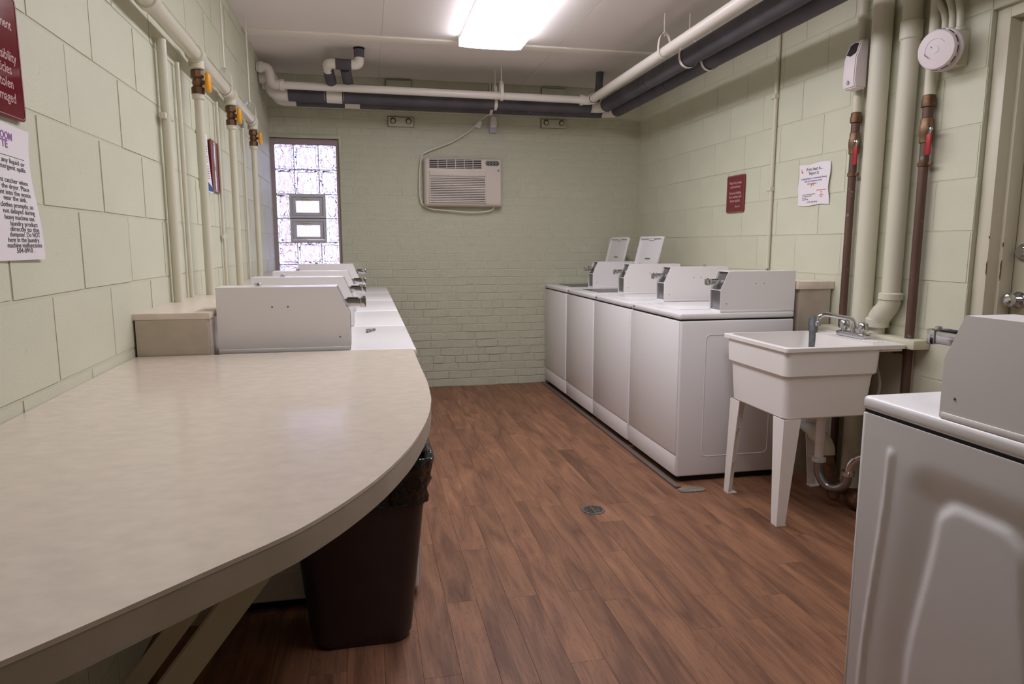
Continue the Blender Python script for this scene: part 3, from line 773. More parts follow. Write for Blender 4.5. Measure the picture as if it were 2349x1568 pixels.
part('spout', MB().tube(smooth_path([(fx, fy, SZ + .022), (fx, fy, SZ + .060), (fx - .016, fy + .003, SZ + .088), (fx - .05, fy + .012, SZ + .096), (fx - .11, fy + .03, SZ + .108), (fx - .140, fy + .042, SZ + .110), (fx - .158, fy + .048, SZ + .094), (fx - .160, fy + .049, SZ + .066)], 6), [.013] * 12 + [.011] * 25 + [.010] * 6, 14)
     .lathe([(.001, 0), (.014, 0), (.014, .020), (.010, .022)], (fx - .160, fy + .049, SZ + .054), (0, 0, 1), 16), 'chrome', fa)
for s_ in (-1, 1):
    hb = MB().lathe([(.014, .020), (.014, .034), (.024, .038), (.026, .052), (.022, .074), (.014, .080), (.001, .080)], (fx, fy + s_ * .066, SZ), (0, 0, 1), 10)
    part('tap_handle', hb, 'chrome', fa, ang=50)
hz = SZ
single('drain_hose', MB().tube(smooth_path([(2.325, 3.222, .66), (2.322, 3.220, .80), (2.308, 3.200, .866), (2.284, 3.165, .884), (2.258, 3.128, .862), (2.246, 3.105, .80), (2.240, 3.095, .732)], 7), .0195, 16), 'hose_grey',
       'grey rubber drain hose hooked over the far edge of the utility sink', 'hose')
# board the sink stands against
single('pipe_shelf', MB().box((2.393, 2.600, .800), (2.478, 3.270, .842), .003), 'steel_paint', 'cream painted board on the right wall behind the utility sink', 'shelf')
# plumbing below the sink
tp = thing('sink_trap', (2.12, 2.80, 0), 'white and chrome drain trap below the utility sink', 'drain pipe')
ax, ay = 2.125, 2.835
part('tailpiece', MB().cyl((ax, ay, .515), (ax, ay, .235), .021), 'pvc_white', tp)
part('sticker', MB().tube([(ax, ay, .43), (ax, ay, .33)], .0214, 20), 'paper', tp)
part('trap_nut', MB().lathe([(.024, 0), (.034, .004), (.034, .022), (.024, .026)], (ax, ay, .225), (0, 0, 1), 10), 'pvc_grey', tp)
part('trap_bend', MB().tube(smooth_path([(ax, ay, .235), (ax + .002, ay - .004, .17), (ax + .02, ay - .035, .118), (ax + .045, ay - .075, .115), (ax + .065, ay - .112, .145), (ax + .07, ay - .122, .20)], 6), .0215, 16), 'chrome_dull', tp)
part('trap_arm', MB().tube(smooth_path([(ax + .07, ay - .122, .20), (ax + .075, ay - .128, .245), (ax + .10, ay - .150, .285), (ax + .15, ay - .185, .295), (ax + .335, ay - .25, .295)], 6), .019, 16)
     .lathe([(.022, 0), (.031, .003), (.031, .022), (.022, .025)], (ax + .07, ay - .122, .19), (0, 0, 1), 10), 'chrome', tp)
wp = thing('washer_drain', (2.2, 3.1, 0), 'cream elbow and pipe behind the sink legs near the floor', 'drain pipe')
part('pipe', MB().cyl((2.27, 3.275, .34), (2.245, 3.02, .30), .030), 'pvc_grey', wp)
part('elbow', MB().tube(smooth_path([(2.247, 3.04, .302), (2.24, 2.975, .292), (2.236, 2.935, .262), (2.235, 2.925, .225)], 6), .040, 16), 'pipe_paint', wp)
part('lower_pipe', MB().cyl((2.235, 2.925, .235), (2.26, 2.88, .02), .030), 'rust_brass', wp)
single('floor_cleanout', MB().tube(smooth_path([(2.27, 2.80, .055), (2.285, 2.73, .05), (2.30, 2.66, .055)], 4), [.034, .04, .046, .05, .044, .05, .046, .05, .05], 14).ball((2.235, 2.80, .085), .022), 'rust_brass',
       'dark cast drain fitting on the floor beneath the sink trap', 'drain fitting')
single('supply_hose', MB().tube(smooth_path([(2.40, 2.84, .74), (2.395, 2.81, .68), (2.392, 2.785, .62), (2.392, 2.79, .56), (2.395, 2.82, .52)], 6), .007, 10), 'pvc_grey', 'thin grey supply hose looping behind the sink', 'hose')

# ================================================================== PIPES ON THE RIGHT WALL
single('wall_conduit', MB().cyl((2.466, 3.900, 1.076), (2.466, 3.900, ZC - .003), .0125).box((2.448, 3.884, 1.60), (2.478, 3.936, 1.625), .003).box((2.448, 3.884, 2.15), (2.478, 3.936, 2.175), .003), 'pipe_paint',
       'thin cream conduit between the red sign and the white notice on the right wall', 'conduit')
def copper(y, x, ztop_paint, zbot, label, r=.019):
    t = thing('supply_pipe', (x, y, zbot), label, 'pipe', 'copper supply pipes by the sink')
    part('painted_pipe', MB().cyl((x, y, ztop_paint), (x, y, ZC - .003), r * 1.12), 'pipe_paint', t)
    part('coupling', MB().lathe([(r * 1.1, 0), (r * 1.45, .004), (r * 1.45, .030), (r * 1.3, .036), (r * 1.3, .050), (r * 1.1, .054)], (x, y, ztop_paint - .052), (0, 0, 1)), 'rust_brass', t)
    part('sleeve', MB().cyl((x, y, ztop_paint - .052), (x, y, ztop_paint - .100), r * 1.1), 'copper', t)
    zv = ztop_paint - .150
    vb = part('valve', MB().lathe([(r * 1.05, -.055), (r * 1.3, -.051), (r * 1.3, -.028), (r * 1.42, -.02), (r * 1.48, 0), (r * 1.42, .02), (r * 1.3, .028), (r * 1.3, .051), (r * 1.05, .055)], (x, y, zv), (0, 0, 1))
              .cyl((x - .01, y - .02, zv), (x - .024, y - .046, zv), .008), 'brass', t)
    part('valve_nut', MB().lathe([(.013, 0), (.013, .010), (.006, .012)], (x - .022, y - .040, zv), (-.45, -.9, 0), 6), 'chrome', vb)
    hd = MB().box((x - .032, y - .060, zv - .112), (x - .022, y - .034, zv - .020), .005, 3)
    part('lever', hd, 'red_vinyl', vb)
    part('lever_neck', MB().box((x - .029, y - .055, zv - .035), (x - .024, y - .039, zv + .006), .002), 'chrome', vb)
    part('copper_pipe', MB().cyl((x, y, zbot), (x, y, zv - .05), r), 'copper', t)
    part('pipe_clamp', MB().lathe([(r * 1.02, 0), (r * 1.25, .001), (r * 1.25, .018), (r * 1.02, .019)], (x, y, 1.615), (0, 0, 1)).box((x - .004, y - .045, 1.616), (x + .004, y - .02, 1.632), .001), 'rust_brass', t)
copper(3.150, 2.447, 1.930, .02, 'left copper pipe with red lever valve, behind the air freshener')
copper(2.685, 2.445, 1.920, .25, 'right copper pipe with red lever valve, below the smoke detector', .020)
t = thing('waste_riser', (2.43, 2.985, 0), 'wide straight cream pipe beside the air freshener', 'pipe')
part('pipe', MB().cyl((2.428, 2.985, .03), (2.428, 2.985, ZC - .003), .046, n=28), 'pipe_paint', t)
for zc_ in (.44, .56):
    part('coupling', MB().lathe([(.046, 0), (.056, .004), (.056, .060), (.050, .064), (.046, .066)], (2.428, 2.985, zc_), (0, 0, 1)), 'pipe_paint', t)
single('wall_board', MB().box((2.462, 2.68, .30), (2.477, 2.92, .797), .002), 'door_paint', 'dull cream board on the wall below the sink shelf', 'board')
single('branch_tube', MB().tube(bend([(2.445, 2.705, .775), (2.445, 2.90, .775)], .02), .012, 12).lathe([(.013, 0), (.017, .002), (.017, .014), (.013, .016)], (2.445, 2.76, .775), (0, 1, 0), 12), 'copper', 'short horizontal copper tube under the sink shelf', 'pipe')
t = thing('offset_riser', (2.42, 2.82, .8), 'wide cream pipe with an offset elbow above the sink shelf', 'pipe')
part('pipe', MB().cyl((2.428, 2.800, 1.03), (2.428, 2.800, ZC - .003), .041, n=28), 'pipe_paint', t)
part('coupling', MB().lathe([(.040, 0), (.0465, .006), (.0465, .080), (.043, .084), (.040, .086)], (2.428, 2.800, 2.180), (0, 0, 1)), 'pipe_paint', t)
part('elbow', MB().lathe([(.042, .0), (.0535, .004), (.0535, .030), (.048, .034), (.042, .036)], (2.428, 2.800, 1.010), (0, 0, 1))
     .tube(smooth_path([(2.428, 2.800, 1.03), (2.427, 2.808, .985), (2.426, 2.835, .950), (2.426, 2.848, .935)], 5), .048, 20)
     .tube(smooth_path([(2.426, 2.838, .950), (2.426, 2.860, .920), (2.426, 2.872, .885), (2.426, 2.872, .872)], 5), .050, 20), 'pipe_paint', t)
part('hub', MB().lathe([(.040, 0), (.053, .003), (.054, .040), (.048, .048), (.040, .050)], (2.426, 2.872, .872), (0, 0, 1)), 'pipe_paint', t)
part('stub', MB().cyl((2.426, 2.872, .8425), (2.426, 2.872, .89), .036), 'pipe_paint', t)
# smoke detector on its junction box
sd = thing('smoke_detector', (2.44, 2.59, 2.02), 'round white smoke detector on a metal junction box beside the door', 'smoke detector')
part('junction_box', MB().box((2.405, 2.530, 2.010), (XR - .001, 2.640, 2.150), .003), 'steel_paint', sd)
axd = V((-.93, -.30, -.10)).normalized()
c0 = V((2.402, 2.572, 2.078))
part('mount_plate', MB().lathe([(.001, 0), (.060, 0), (.060, .012), (.001, .012)], c0, axd, 8), 'alu_grey', sd)
part('base_ring', MB().lathe([(.001, .0), (.082, .0), (.086, .006), (.084, .014), (.066, .022), (.001, .022)], c0 + axd * .014, axd, 40), 'detector_plastic', sd)
hd = part('head', MB().lathe([(.064, .0), (.066, .004), (.078, .010), (.0795, .030), (.074, .038), (.034, .041), (.001, .0415)], c0 + axd * .032, axd, 40), 'detector_plastic', sd)
u_ = axd.cross(V((0, 0, 1))).normalized(); v_ = u_.cross(axd)
fc_ = c0 + axd * .0738
def arc(r, a0, a1, n=20, up=0.0): return [fc_ + u_ * (r * math.cos(math.radians(a0 + (a1 - a0) * i / n))) + v_ * (r * math.sin(math.radians(a0 + (a1 - a0) * i / n))) - axd * (.0014 + up) for i in range(n + 1)]
gr = MB().tube(arc(.042, -60, 150), .0011, 6).tube([fc_ + u_ * .018 - v_ * .031 - axd * .0014, fc_ - u_ * .008 - v_ * .060 - axd * .004], .0009, 6)
part('face_groove', gr, 'pvc_grey', hd)
bt = MB().lathe([(.015, 0), (.014, .002), (.001, .0025)], fc_ - axd * .001, axd, 20)
part('test_button', bt, 'paper', hd)
sl = MB()
for q in range(4): sl.tube([fc_ + u_ * (.022 + q * .006) - v_ * (.030 - q * .003) - axd * .0016, fc_ + u_ * (.034 + q * .004) - v_ * (.020 - q * .004) - axd * .002], .0011, 6)
sl.tube([fc_ + u_ * .012 + v_ * .008 - axd * .001, fc_ + u_ * .020 + v_ * .016 - axd * .001], .0013, 6)
part('sounder_slot', sl, 'dark_hole', hd)
vs_ = MB()
for a0 in range(0, 360, 30):
    rr_ = .0797; pa = [c0 + axd * .052 + u_ * rr_ * math.cos(math.radians(a0 + i * 5)) + v_ * rr_ * math.sin(math.radians(a0 + i * 5)) for i in range(5)]
    vs_.tube(pa, .0016, 6)
part('vent_slot', vs_, 'dark_hole', hd)
cpos = [((2.445, 2.628, 2.150), (2.445, 2.630, 2.24), (2.445, 2.70, 2.34), (2.445, 2.73, ZC - .003)), ((2.445, 2.592, 2.150), (2.445, 2.594, 2.25), (2.445, 2.635, 2.33), (2.445, 2.65, ZC - .003)), ((2.445, 2.552, 2.150), (2.445, 2.554, 2.22), (2.445, 2.572, 2.30), (2.445, 2.578, ZC - .003))]
CN = ['leftmost of three cream conduits rising from the smoke detector box', 'middle of three cream conduits rising from the smoke detector box', 'rightmost of three cream conduits rising from the smoke detector box']
for i, p in enumerate(cpos):
    single('wall_conduit', MB().tube(bend(p, .12, 8), .0135, 14).lathe([(.014, 0), (.0175, .002), (.0175, .016), (.014, .018)], p[0], (0, 0, 1), 14), 'pipe_paint', CN[i], 'conduit', 'conduits above the smoke detector')
# air freshener
af = thing('air_freshener', (2.41, 3.10, 2.03), 'white wall air freshener dispenser hung in front of the copper pipe', 'dispenser')
bx = MB(); y0, y1 = 3.062, 3.150
side = [(2.424, 2.030), (2.362, 2.034), (2.352, 2.06), (2.356, 2.175), (2.385, 2.258), (2.424, 2.262)]
pr = MB().prism([(a, b) for a, b in side], 1, y0, y1)
bmm = bmesh.new(); vv = [bmm.verts.new(p) for p in pr.v]; [bmm.faces.new([vv[i] for i in f]) for f in pr.f]; bmesh.ops.recalc_face_normals(bmm, faces=bmm.faces[:])
bmesh.ops.bevel(bmm, geom=bmm.edges[:], offset=.006, segments=3, affect='EDGES')
part('shell', MB().bm(bmm), 'detector_plastic', af)
n_ = V((-.943, 0, .331)); t_ = V((.331, 0, .943)); o_ = V((2.360, 0, 2.187))
part('control_window', MB().loft([[(o_ + t_ * b + n_ * e + V((0, a, 0))) for a, b in ((3.073, .010), (3.106, -.002), (3.139, .010), (3.134, .058), (3.106, .066), (3.078, .058))] for e in (.000, .0022)]), 'ac_dark', af)
part('badge', MB().lathe([(.001, .0), (.010, .0), (.010, .0015), (.001, .0015)], (2.3530, 3.106, 2.062), (-1, 0, 0), 20), 'ac_panel', af)
part('badge_ring', MB().lathe([(.006, .0016), (.006, .0022), (.003, .0022), (.003, .0016)], (2.3530, 3.106, 2.062), (-1, 0, 0), 16), 'detector_plastic', af)
part('bracket', MB().box((2.424, 3.076, 2.05), (2.428, 3.136, 2.24)), 'outlet_grey', af)

# ================================================================== SIGNS AND NOTICES
def sign(y0, y1, z0, z1, wall, label, lines, group='maroon wall signs', skew=0.0):
    s_ = 1 if wall == 'L' else -1
    xf = (lambda y: XL(y) + .0095 + skew * .22) if wall == 'L' else (lambda y: XR - .0095)
    ex = V((-.0085 - skew if wall == 'L' else 0, s_, 0)); ey = V((0, 0, 1)); en = V((s_, 0, 0))
    W = y1 - y0; Hh = z1 - z0; ya = y0 if s_ > 0 else y1; o = V((xf(ya), ya, z0))
    t = thing('wall_sign', tuple(o), label, 'sign', group)
    def pl(ins, r, e0, e1):
        ring = rrect(ins, W - ins, ins, Hh - ins, r, 0)
        return MB().loft([[o + ex * p[0] + ey * p[1] + en * e for p in ring] for e in (e0, e1)])
    part('plate', pl(0, .016, -.0085, 0), 'maroon', t)
    ro = rrect(.0035, W - .0035, .0035, Hh - .0035, .014, 0); ri = rrect(.0055, W - .0055, .0055, Hh - .0055, .0125, 0)
    part('border', MB().loft([[o + ex * p[0] + ey * p[1] + en * .0004 for p in ro], [o + ex * p[0] + ey * p[1] + en * .0009 for p in ro], [o + ex * p[0] + ey * p[1] + en * .0009 for p in ri], [o + ex * p[0] + ey * p[1] + en * .0004 for p in ri]], False, False), 'sign_edge', t)
    if lines:
        mb = MB()
        for s, h, fx_, fz, wd, al in lines:
            put_text(mb, s, h, o + ex * (W * fx_) + ey * (Hh * (1 - fz)), ex, ey, en, wd * W, al, .012)
        part('lettering', mb, 'sign_letter', t)
    return t
sign(4.222, 4.450, 1.488, 1.737, 'R', 'maroon sign asking to be prompt and courteous, on the right wall above the washers',
     [('Please be prompt', .026, .5, .235, .68, 'CENTER'), ('and courteous.', .026, .5, .34, .58, 'CENTER'), ('Remove clothing', .026, .5, .505, .66, 'CENTER'), ('from washers and', .026, .5, .61, .70, 'CENTER'), ('dryers quickly.', .026, .5, .715, .58, 'CENTER'), ('Thank You', .019, .80, .865, .30, 'RIGHT')])
sign(1.520, 1.700, 1.527, 1.782, 'L', 'maroon sign cut off by the left picture edge, above the etiquette notice',
     [('Management', .028, .83, .295, .70, 'RIGHT'), ('responsibility', .028, .88, .545, .76, 'RIGHT'), ('articles', .028, .74, .65, .42, 'RIGHT'), ('stolen', .028, .75, .76, .36, 'RIGHT'), ('damaged', .028, .78, .87, .50, 'RIGHT')])
sign(3.605, 3.830, 1.530, 1.775, 'L', 'maroon sign on the left wall reflecting the window, between two gas pipes', None, skew=.022)
def sheet(y0, y1, z0, z1, wall, label, curl, edge, group='taped paper notices'):
    s_ = 1 if wall == 'L' else -1; W = y1 - y0; Hh = z1 - z0; ya = y0 if s_ > 0 else y1
    x0 = (XL(ya) if wall == 'L' else XR)
    ex = V((-.0085 if wall == 'L' else 0, s_, 0)); ey = V((0, 0, 1)); en = V((s_, 0, 0)); o = V((x0, ya, z0)) + en * .003
    t = thing('notice', tuple(o), label, 'notice', group)
    n = 16
    def pt(u, v, e): 
        du, dv = edge(u, v); return o + ex * (W * (u + du)) + ey * (Hh * (v + dv)) + en * (curl(u, v) + e)
    vs = []; fs = []
    for e in (.0, .0005):
        for j in range(n + 1):
            for i in range(n + 1): vs.append(pt(i / n, j / n, e))
    q = (n + 1) ** 2
    for j in range(n):
        for i in range(n):
            a = j * (n + 1) + i; fs.append((a, a + n + 1, a + n + 2, a + 1)); fs.append((q + a, q + a + 1, q + a + n + 2, q + a + n + 1))
    for i in range(n):
        for a, b in ((i, i + 1), (n * (n + 1) + i + 1, n * (n + 1) + i), ((i + 1) * (n + 1), i * (n + 1)), (i * (n + 1) + n, (i + 1) * (n + 1) + n)): fs.append((a, b, q + b, q + a))
    part('sheet', MB().add(vs, fs), 'paper', t, ang=80)
    def txt(mb, s, h, fx_, fz, wd, al, bold=.008):
        tv, tf = text_mb(s, h, wd * W if wd else None, al, bold)
        mb.add([pt(fx_ + x / W, 1 - fz + y / Hh, .0011) for x, y in tv], tf)
    return t, txt, pt
wob = lambda u, v: (.018 * math.sin(v * 9 + 1) * (1 if u in (0, 1) else 0), .014 * math.sin(u * 8 + 2) * (1 if v in (0, 1) else 0))
t, txt, pt = sheet(3.360, 3.640, 1.492, 1.722, 'R', 'white notice about dripping faucets with coloured print, on the right wall', lambda u, v: .004 * math.sin(u * 3) + .005 * (1 - v) * v * 4 * u + .006 * max(0, u - .75), wob)
mb = MB(); txt(mb, 'If you hear it....', .026, .52, .165, .52, 'CENTER', .015); txt(mb, 'Report it.', .026, .52, .265, .32, 'CENTER', .015); part('headline', mb, 'ink', t)
mb = MB(); txt(mb, 'A dripping faucet or continuously flowing', .015, .5, .37, .84, 'CENTER'); txt(mb, 'toilet costs everyone money.', .015, .5, .435, .58, 'CENTER'); txt(mb, 'Did you know...?', .015, .49, .50, .33, 'CENTER'); part('blue_print', mb, 'ink_blue', t)
mb = MB()
for q, (w_, z_) in enumerate(((.44, .745), (.34, .785), (.20, .825), (.22, .865))):
    for a in range(int(w_ / .055)):
        tv = [pt(.16 + a * .055, 1 - z_, .001), pt(.16 + a * .055 + .042, 1 - z_, .001), pt(.16 + a * .055 + .042, 1 - z_ + .016, .001), pt(.16 + a * .055, 1 - z_ + .016, .001)]; mb.add(tv, [(0, 1, 2, 3)])
txt(mb, '(773) 504-0910', .014, .50, .945, .32, 'CENTER'); part('small_print', mb, 'ink', t)
mb = MB()
for w_, z_ in ((.30, .665), (.05, .71), (.05, .745), (.14, .785), (.06, .825)):
    a = .78; tv = [pt(a - w_ / 2, 1 - z_, .001), pt(a + w_ / 2, 1 - z_, .001), pt(a + w_ / 2, 1 - z_ + .016, .001), pt(a - w_ / 2, 1 - z_ + .016, .001)]; mb.add(tv, [(0, 1, 2, 3)])
for P_ in ([(.08, .90), (.10, .90), (.115, .835), (.15, .825), (.15, .80), (.10, .80)],):
    mb.add([pt(a, b, .001) for a, b in P_], [tuple(range(len(P_)))])
part('red_print', mb, 'ink_red', t)
mb = MB()
for P_ in ([(.435, .43), (.455, .43), (.47, .48), (.51, .50), (.51, .455), (.53, .455), (.53, .53), (.47, .53), (.445, .49)],):
    mb.add([pt(a, b, .001) for a, b in P_], [tuple(range(len(P_)))])
part('faucet_icon', mb, 'ink_orange', t)
t, txt, pt = sheet(1.470, 1.722, 1.238, 1.520, 'L', 'white laundry room etiquette notice cut off by the left picture edge', lambda u, v: .006 * u * (1 - v) + .004 * math.sin(v * 6) * u,
                   lambda u, v: ((-.05 * math.sin(v * PI) + .03 * (1 - v)) * u, -.03 * u * v))
mb = MB(); txt(mb, 'LAUNDRY ROOM', .022, .70, .115, .66, 'RIGHT', .02); txt(mb, 'ETIQUETTE', .022, .62, .175, .50, 'RIGHT', .02); part('headline', mb, 'ink_purple', t)
mb = MB()
RLn = [('up any liquid or', .90, .285, .46), ('detergent spills', .90, .33, .46), ('lint catcher when', .90, .43, .46), ('the dryer. Place', .905, .475, .42), ('lint into the waste', .91, .52, .48), ('near the sink.', .82, .56, .34),
       ('clothes promptly, so', .91, .61, .48), ('not delayed during', .915, .655, .46), ('heavy machine use.', .90, .70, .44), ('laundry product', .93, .745, .40), ('directly to the', .94, .785, .42), ('dumpster. Do NOT', .945, .825, .44),
       ('here in the laundry.', .93, .865, .46), ('machine malfunctions', .955, .905, .50), ('504-0910 .', .82, .945, .26)]
for s, fx_, fz, wd in RLn: txt(mb, s, .0145, fx_, fz, wd * 1.12, 'RIGHT', .006)
for a, b in ((.35, .90),): mb.add([pt(a, .765, .001), pt(b, .765, .001), pt(b, .769, .001), pt(a, .769, .001)], [(0, 1, 2, 3)])
part('body_print', mb, 'ink', t)
t, txt, pt = sheet(3.370, 3.580, 1.515, 1.785, 'L', 'white notice with a blue corner behind a gas pipe on the left wall', lambda u, v: .002 + .014 * (1 - v) ** 2 * u, lambda u, v: (0, 0))
mb = MB(); rdn = random.Random(2)
for q in range(14):
    z_ = .78 - q * .042
    if q in (3, 7): continue
    for a in range(7):
        u0 = .10 + a * .115; tv = [pt(u0, z_, .001), pt(u0 + .085, z_, .001), pt(u0 + .085, z_ + .014, .001), pt(u0, z_ + .014, .001)]; mb.add(tv, [(0, 1, 2, 3)])
part('body_print', mb, 'ink', t)
part('blue_corner', MB().add([pt(.55, .02, .0012), pt(.98, .02, .0012), pt(.98, .10, .0012), pt(.75, .16, .0012), pt(.55, .20, .0012)], [(0, 1, 2, 3, 4)]), 'flag_blue', t)

# ================================================================== PIPES ON THE LEFT WALL
GX = -.655
gp = thing('gas_pipe', (GX, 3.2, 1.06), 'cream gas pipe running along the top of the left wall with three drops', 'pipe')
def gx(y): return XL(y) + .062
part('main_pipe', MB().tube([(gx(.6), .6, 2.045), (gx(4.70), 4.70, 2.040)], .0275, 20), 'pipe_paint', gp)
part('union', MB().lathe([(.028, 0), (.036, .004), (.036, .05), (.028, .054)], (gx(2.50), 2.47, 2.045), (0, 1, 0)), 'pipe_paint', gp)
dry = [3.165, 3.925, 4.700]
for i, y in enumerate(dry):
    x = gx(y)
    if i < 2:
        part('tee', MB().lathe([(.028, 0), (.036, .004), (.036, .075), (.028, .079)], (x, y - .04, 2.043), (0, 1, 0)).lathe([(.022, 0), (.030, .004), (.030, .045)], (x, y, 1.985), (0, 0, 1)), 'pipe_paint', gp)
    else:
        part('elbow', MB().ball((x, y, 2.04), .036).lathe([(.022, 0), (.031, .004), (.031, .045)], (x, y, 1.985), (0, 0, 1)).lathe([(.028, 0), (.036, .003), (.036, .03)], (x, y - .055, 2.04), (0, 1, 0)), 'pipe_paint', gp)
    vb = part('valve', MB().lathe([(.020, -.05), (.026, -.046), (.026, -.02), (.018, -.016), (.022, 0), (.018, .016), (.026, .02), (.026, .046), (.020, .05)], (x, y, 1.935), (0, 0, 1), 8).cyl((x, y, 1.935), (x + .045, y - .012, 1.935), .008), 'rust_brass', gp)
    part('valve_handle', MB().box((x + .034, y - .036, 1.898), (x + .054, y + .014, 1.972), .009, 3), 'yellow_vinyl', vb)
    part('drop_coupling', MB().lathe([(.016, 0), (.025, .004), (.025, .022), (.019, .026)], (x, y, 1.865), (0, 0, 1), 12), 'pipe_paint', gp)
    part('drop_pipe', MB().cyl((x, y, 1.0565), (x, y, 1.885), .0175), 'pipe_paint', gp)
def lconduit(y, r, z1, label, strap=None):
    x = XL(y) + r + .008
    mb = MB().cyl((x, y, 1.0565), (x, y, z1), r)
    for z in strap or []: mb.box((x - r * .6, y - .004, z), (x + r * 1.1, y + r + .022, z + .022), .003).box((x - r * .8, y - r - .018, z), (x + r * .4, y + .0, z + .022), .003)
    return single('wall_conduit', mb, 'pipe_paint', label, 'conduit')
cd = lconduit(2.785, .0165, 2.00, 'cream conduit standing left of the first gas drop on the left wall', [1.72])
single('wall_conduit', MB().cyl((XL(2.74) + .012, 2.74, 2.09), (XL(2.74) + .012, 2.74, ZC - .003), .009), 'pipe_paint', 'thin cream conduit above the main gas pipe on the left wall', 'conduit')
lconduit(3.03, .009, 1.98, 'thin cream conduit just left of the first gas drop', None)
lconduit(3.80, .008, 1.98, 'thin cream conduit just left of the second gas drop', [1.30])
lconduit(4.60, .008, 1.98, 'thin cream conduit just left of the third gas drop', None)
def hanger(x, y, zp, r, label, group, m='pvc_white', flat=.012, along='y'):
    t = thing('pipe_hanger', (x, y, zp), label, 'pipe hanger', group)
    zt_ = zp + r + .075
    part('rod', MB().cyl((x, y, zt_ - .02), (x, y, ZC - .002), .0048, n=10), m, t)
    pr_ = [(-.006, zt_), (-.030, zt_ - .030), (-r - .004, zp + r * .3), (-r * .80, zp - r * .70), (0, zp - r - .004), (r * .80, zp - r * .70), (r + .004, zp + r * .3), (.030, zt_ - .030), (.006, zt_)]
    pa = smooth_path([(x + (a if along == 'y' else 0), y + (a if along == 'x' else 0), b) for a, b in pr_], 5)
    strap = MB(); off = V((0, flat, 0)) if along == 'y' else V((flat, 0, 0)); th = .0022
    rings = []
    for i, p in enumerate(pa):
        c = V((x, y, zp + r * .4)); n_ = (p - c); n_ = V((n_.x if along == 'y' else 0, n_.y if along == 'x' else 0, n_.z)).normalized()
        rings.append([p - off, p + off, p + off + n_ * th, p - off + n_ * th])
    part('clevis', strap.loft(rings), m, t)
    part('nut', MB().lathe([(.005, 0), (.010, .001), (.010, .009), (.005, .010)], (x, y, zt_ - .004), (0, 0, 1), 6), m, t)
HG = 'clevis hangers on threaded rods'
hanger(gx(3.80), 3.80, 2.042, .0275, 'hanger holding the gas pipe between first and second drops', HG)
hanger(gx(4.62), 4.62, 2.040, .0275, 'hanger holding the gas pipe at its far end', HG)

# ================================================================== OVERHEAD PIPES
WY, WX, WZ = 5.464, 1.798, 2.430
wp = thing('overhead_pipe', (.5, WY, WZ), 'thin white pipe under the ceiling turning from the brick wall toward the camera', 'pipe')
part('cross_run', MB().cyl((-.585, WY, WZ), (WX - .02, WY, WZ - .012), .0285), 'pvc_white', wp)
part('long_run', MB().tube([(WX, WY - .01, WZ - .012), (WX, 3.0, WZ - .004), (WX, YR + .01, WZ - .004)], .0315, 20), 'pvc_white', wp)
part('corner_elbow', MB().tube(bend([(WX - .075, WY, WZ - .012), (WX, WY, WZ - .012), (WX, WY - .075, WZ - .012)], .05), .0365, 18).lathe([(.036, 0), (.041, .002), (.041, .02), (.036, .022)], (WX - .085, WY, WZ - .012), (1, 0, 0)).lathe([(.036, 0), (.041, .002), (.041, .02), (.036, .022)], (WX, WY - .075, WZ - .012), (0, 1, 0)), 'pvc_white', wp)
part('wall_elbow', MB().tube(bend([(XL(WY) + .005, WY, WZ + .118), (-.655, WY, WZ + .118), (-.648, WY, WZ), (-.555, WY, WZ)], .075, 10), .034, 18).lathe([(.034, 0), (.040, .002), (.040, .03), (.034, .032)], (-.585, WY, WZ), (1, 0, 0)).lathe([(.034, 0), (.040, .002), (.040, .03), (.034, .032)], (XL(WY) + .02, WY, WZ + .118), (1, 0, 0)), 'pvc_white', wp)
def insulated(Yc, Xc, Zc, r, label, xs, tee_x):
    t = thing('insulated_pipe', (.5, Yc, Zc), label, 'pipe', 'black insulated pipes under the ceiling')
    for a, b in zip(xs[:-1], xs[1:]):
        part('insulation', MB().tube([(a + .004, Yc, Zc), (b - .004, Yc, Zc)], r, 28), 'foam_black', t)
    part('corner_elbow', MB().tube(bend([(xs[-1] - .03, Yc, Zc), (Xc, Yc, Zc), (Xc, Yc - (Xc - xs[-1]) - .03, Zc)], .10, 10), r * .86, 22), 'pvc_white', t)
    ys = [Yc - (Xc - xs[-1]) + .01, 4.62, 4.04, 2.2, YR + .01]
    for a, b in zip(ys[:-1], ys[1:]):
        part('insulation', MB().tube([(Xc, a - .003, Zc), (Xc, b + .003, Zc)], r, 28), 'foam_black', t)
    part('inner_pipe', MB().cyl((xs[0] - .06, Yc, Zc), (xs[-1], Yc, Zc), r * .78).cyl((Xc, ys[0] + .02, Zc), (Xc, YR + .01, Zc), r * .78), 'pvc_white', t)
    part('tee', MB().lathe([(r * .8, 0), (r * 1.03, .004), (r * 1.03, .118), (r * .8, .122)], (tee_x - .06, Yc, Zc), (1, 0, 0), 28).cyl((tee_x, Yc, Zc), (tee_x, Yc, Zc + r + .03), r * .62), 'pvc_white', t)
    return t
D1 = insulated(5.600, 1.952, 2.398, .056, 'front black insulated pipe under the ceiling, nearest the white pipe', [-.545, -.275, -.135, 1.03, 1.06, 1.845], -.205)
D2 = insulated(5.735, 2.092, 2.385, .052, 'rear black insulated pipe under the ceiling, nearest the wall', [-.50, -.130, 1.02, 1.045, 1.36, 1.985], -.075)
part('wall_elbow', MB().tube(bend([(XL(5.6) + .005, 5.60, 2.515), (-.655, 5.60, 2.515), (-.655, 5.60, 2.398), (-.53, 5.60, 2.398)], .10, 10), .053, 22), 'pvc_white', D1)
part('wall_elbow', MB().tube(bend([(XL(5.73) + .005, 5.735, 2.50), (-.64, 5.735, 2.50), (-.64, 5.735, 2.385), (-.49, 5.735, 2.385)], .10, 10), .050, 22), 'pvc_white', D2)
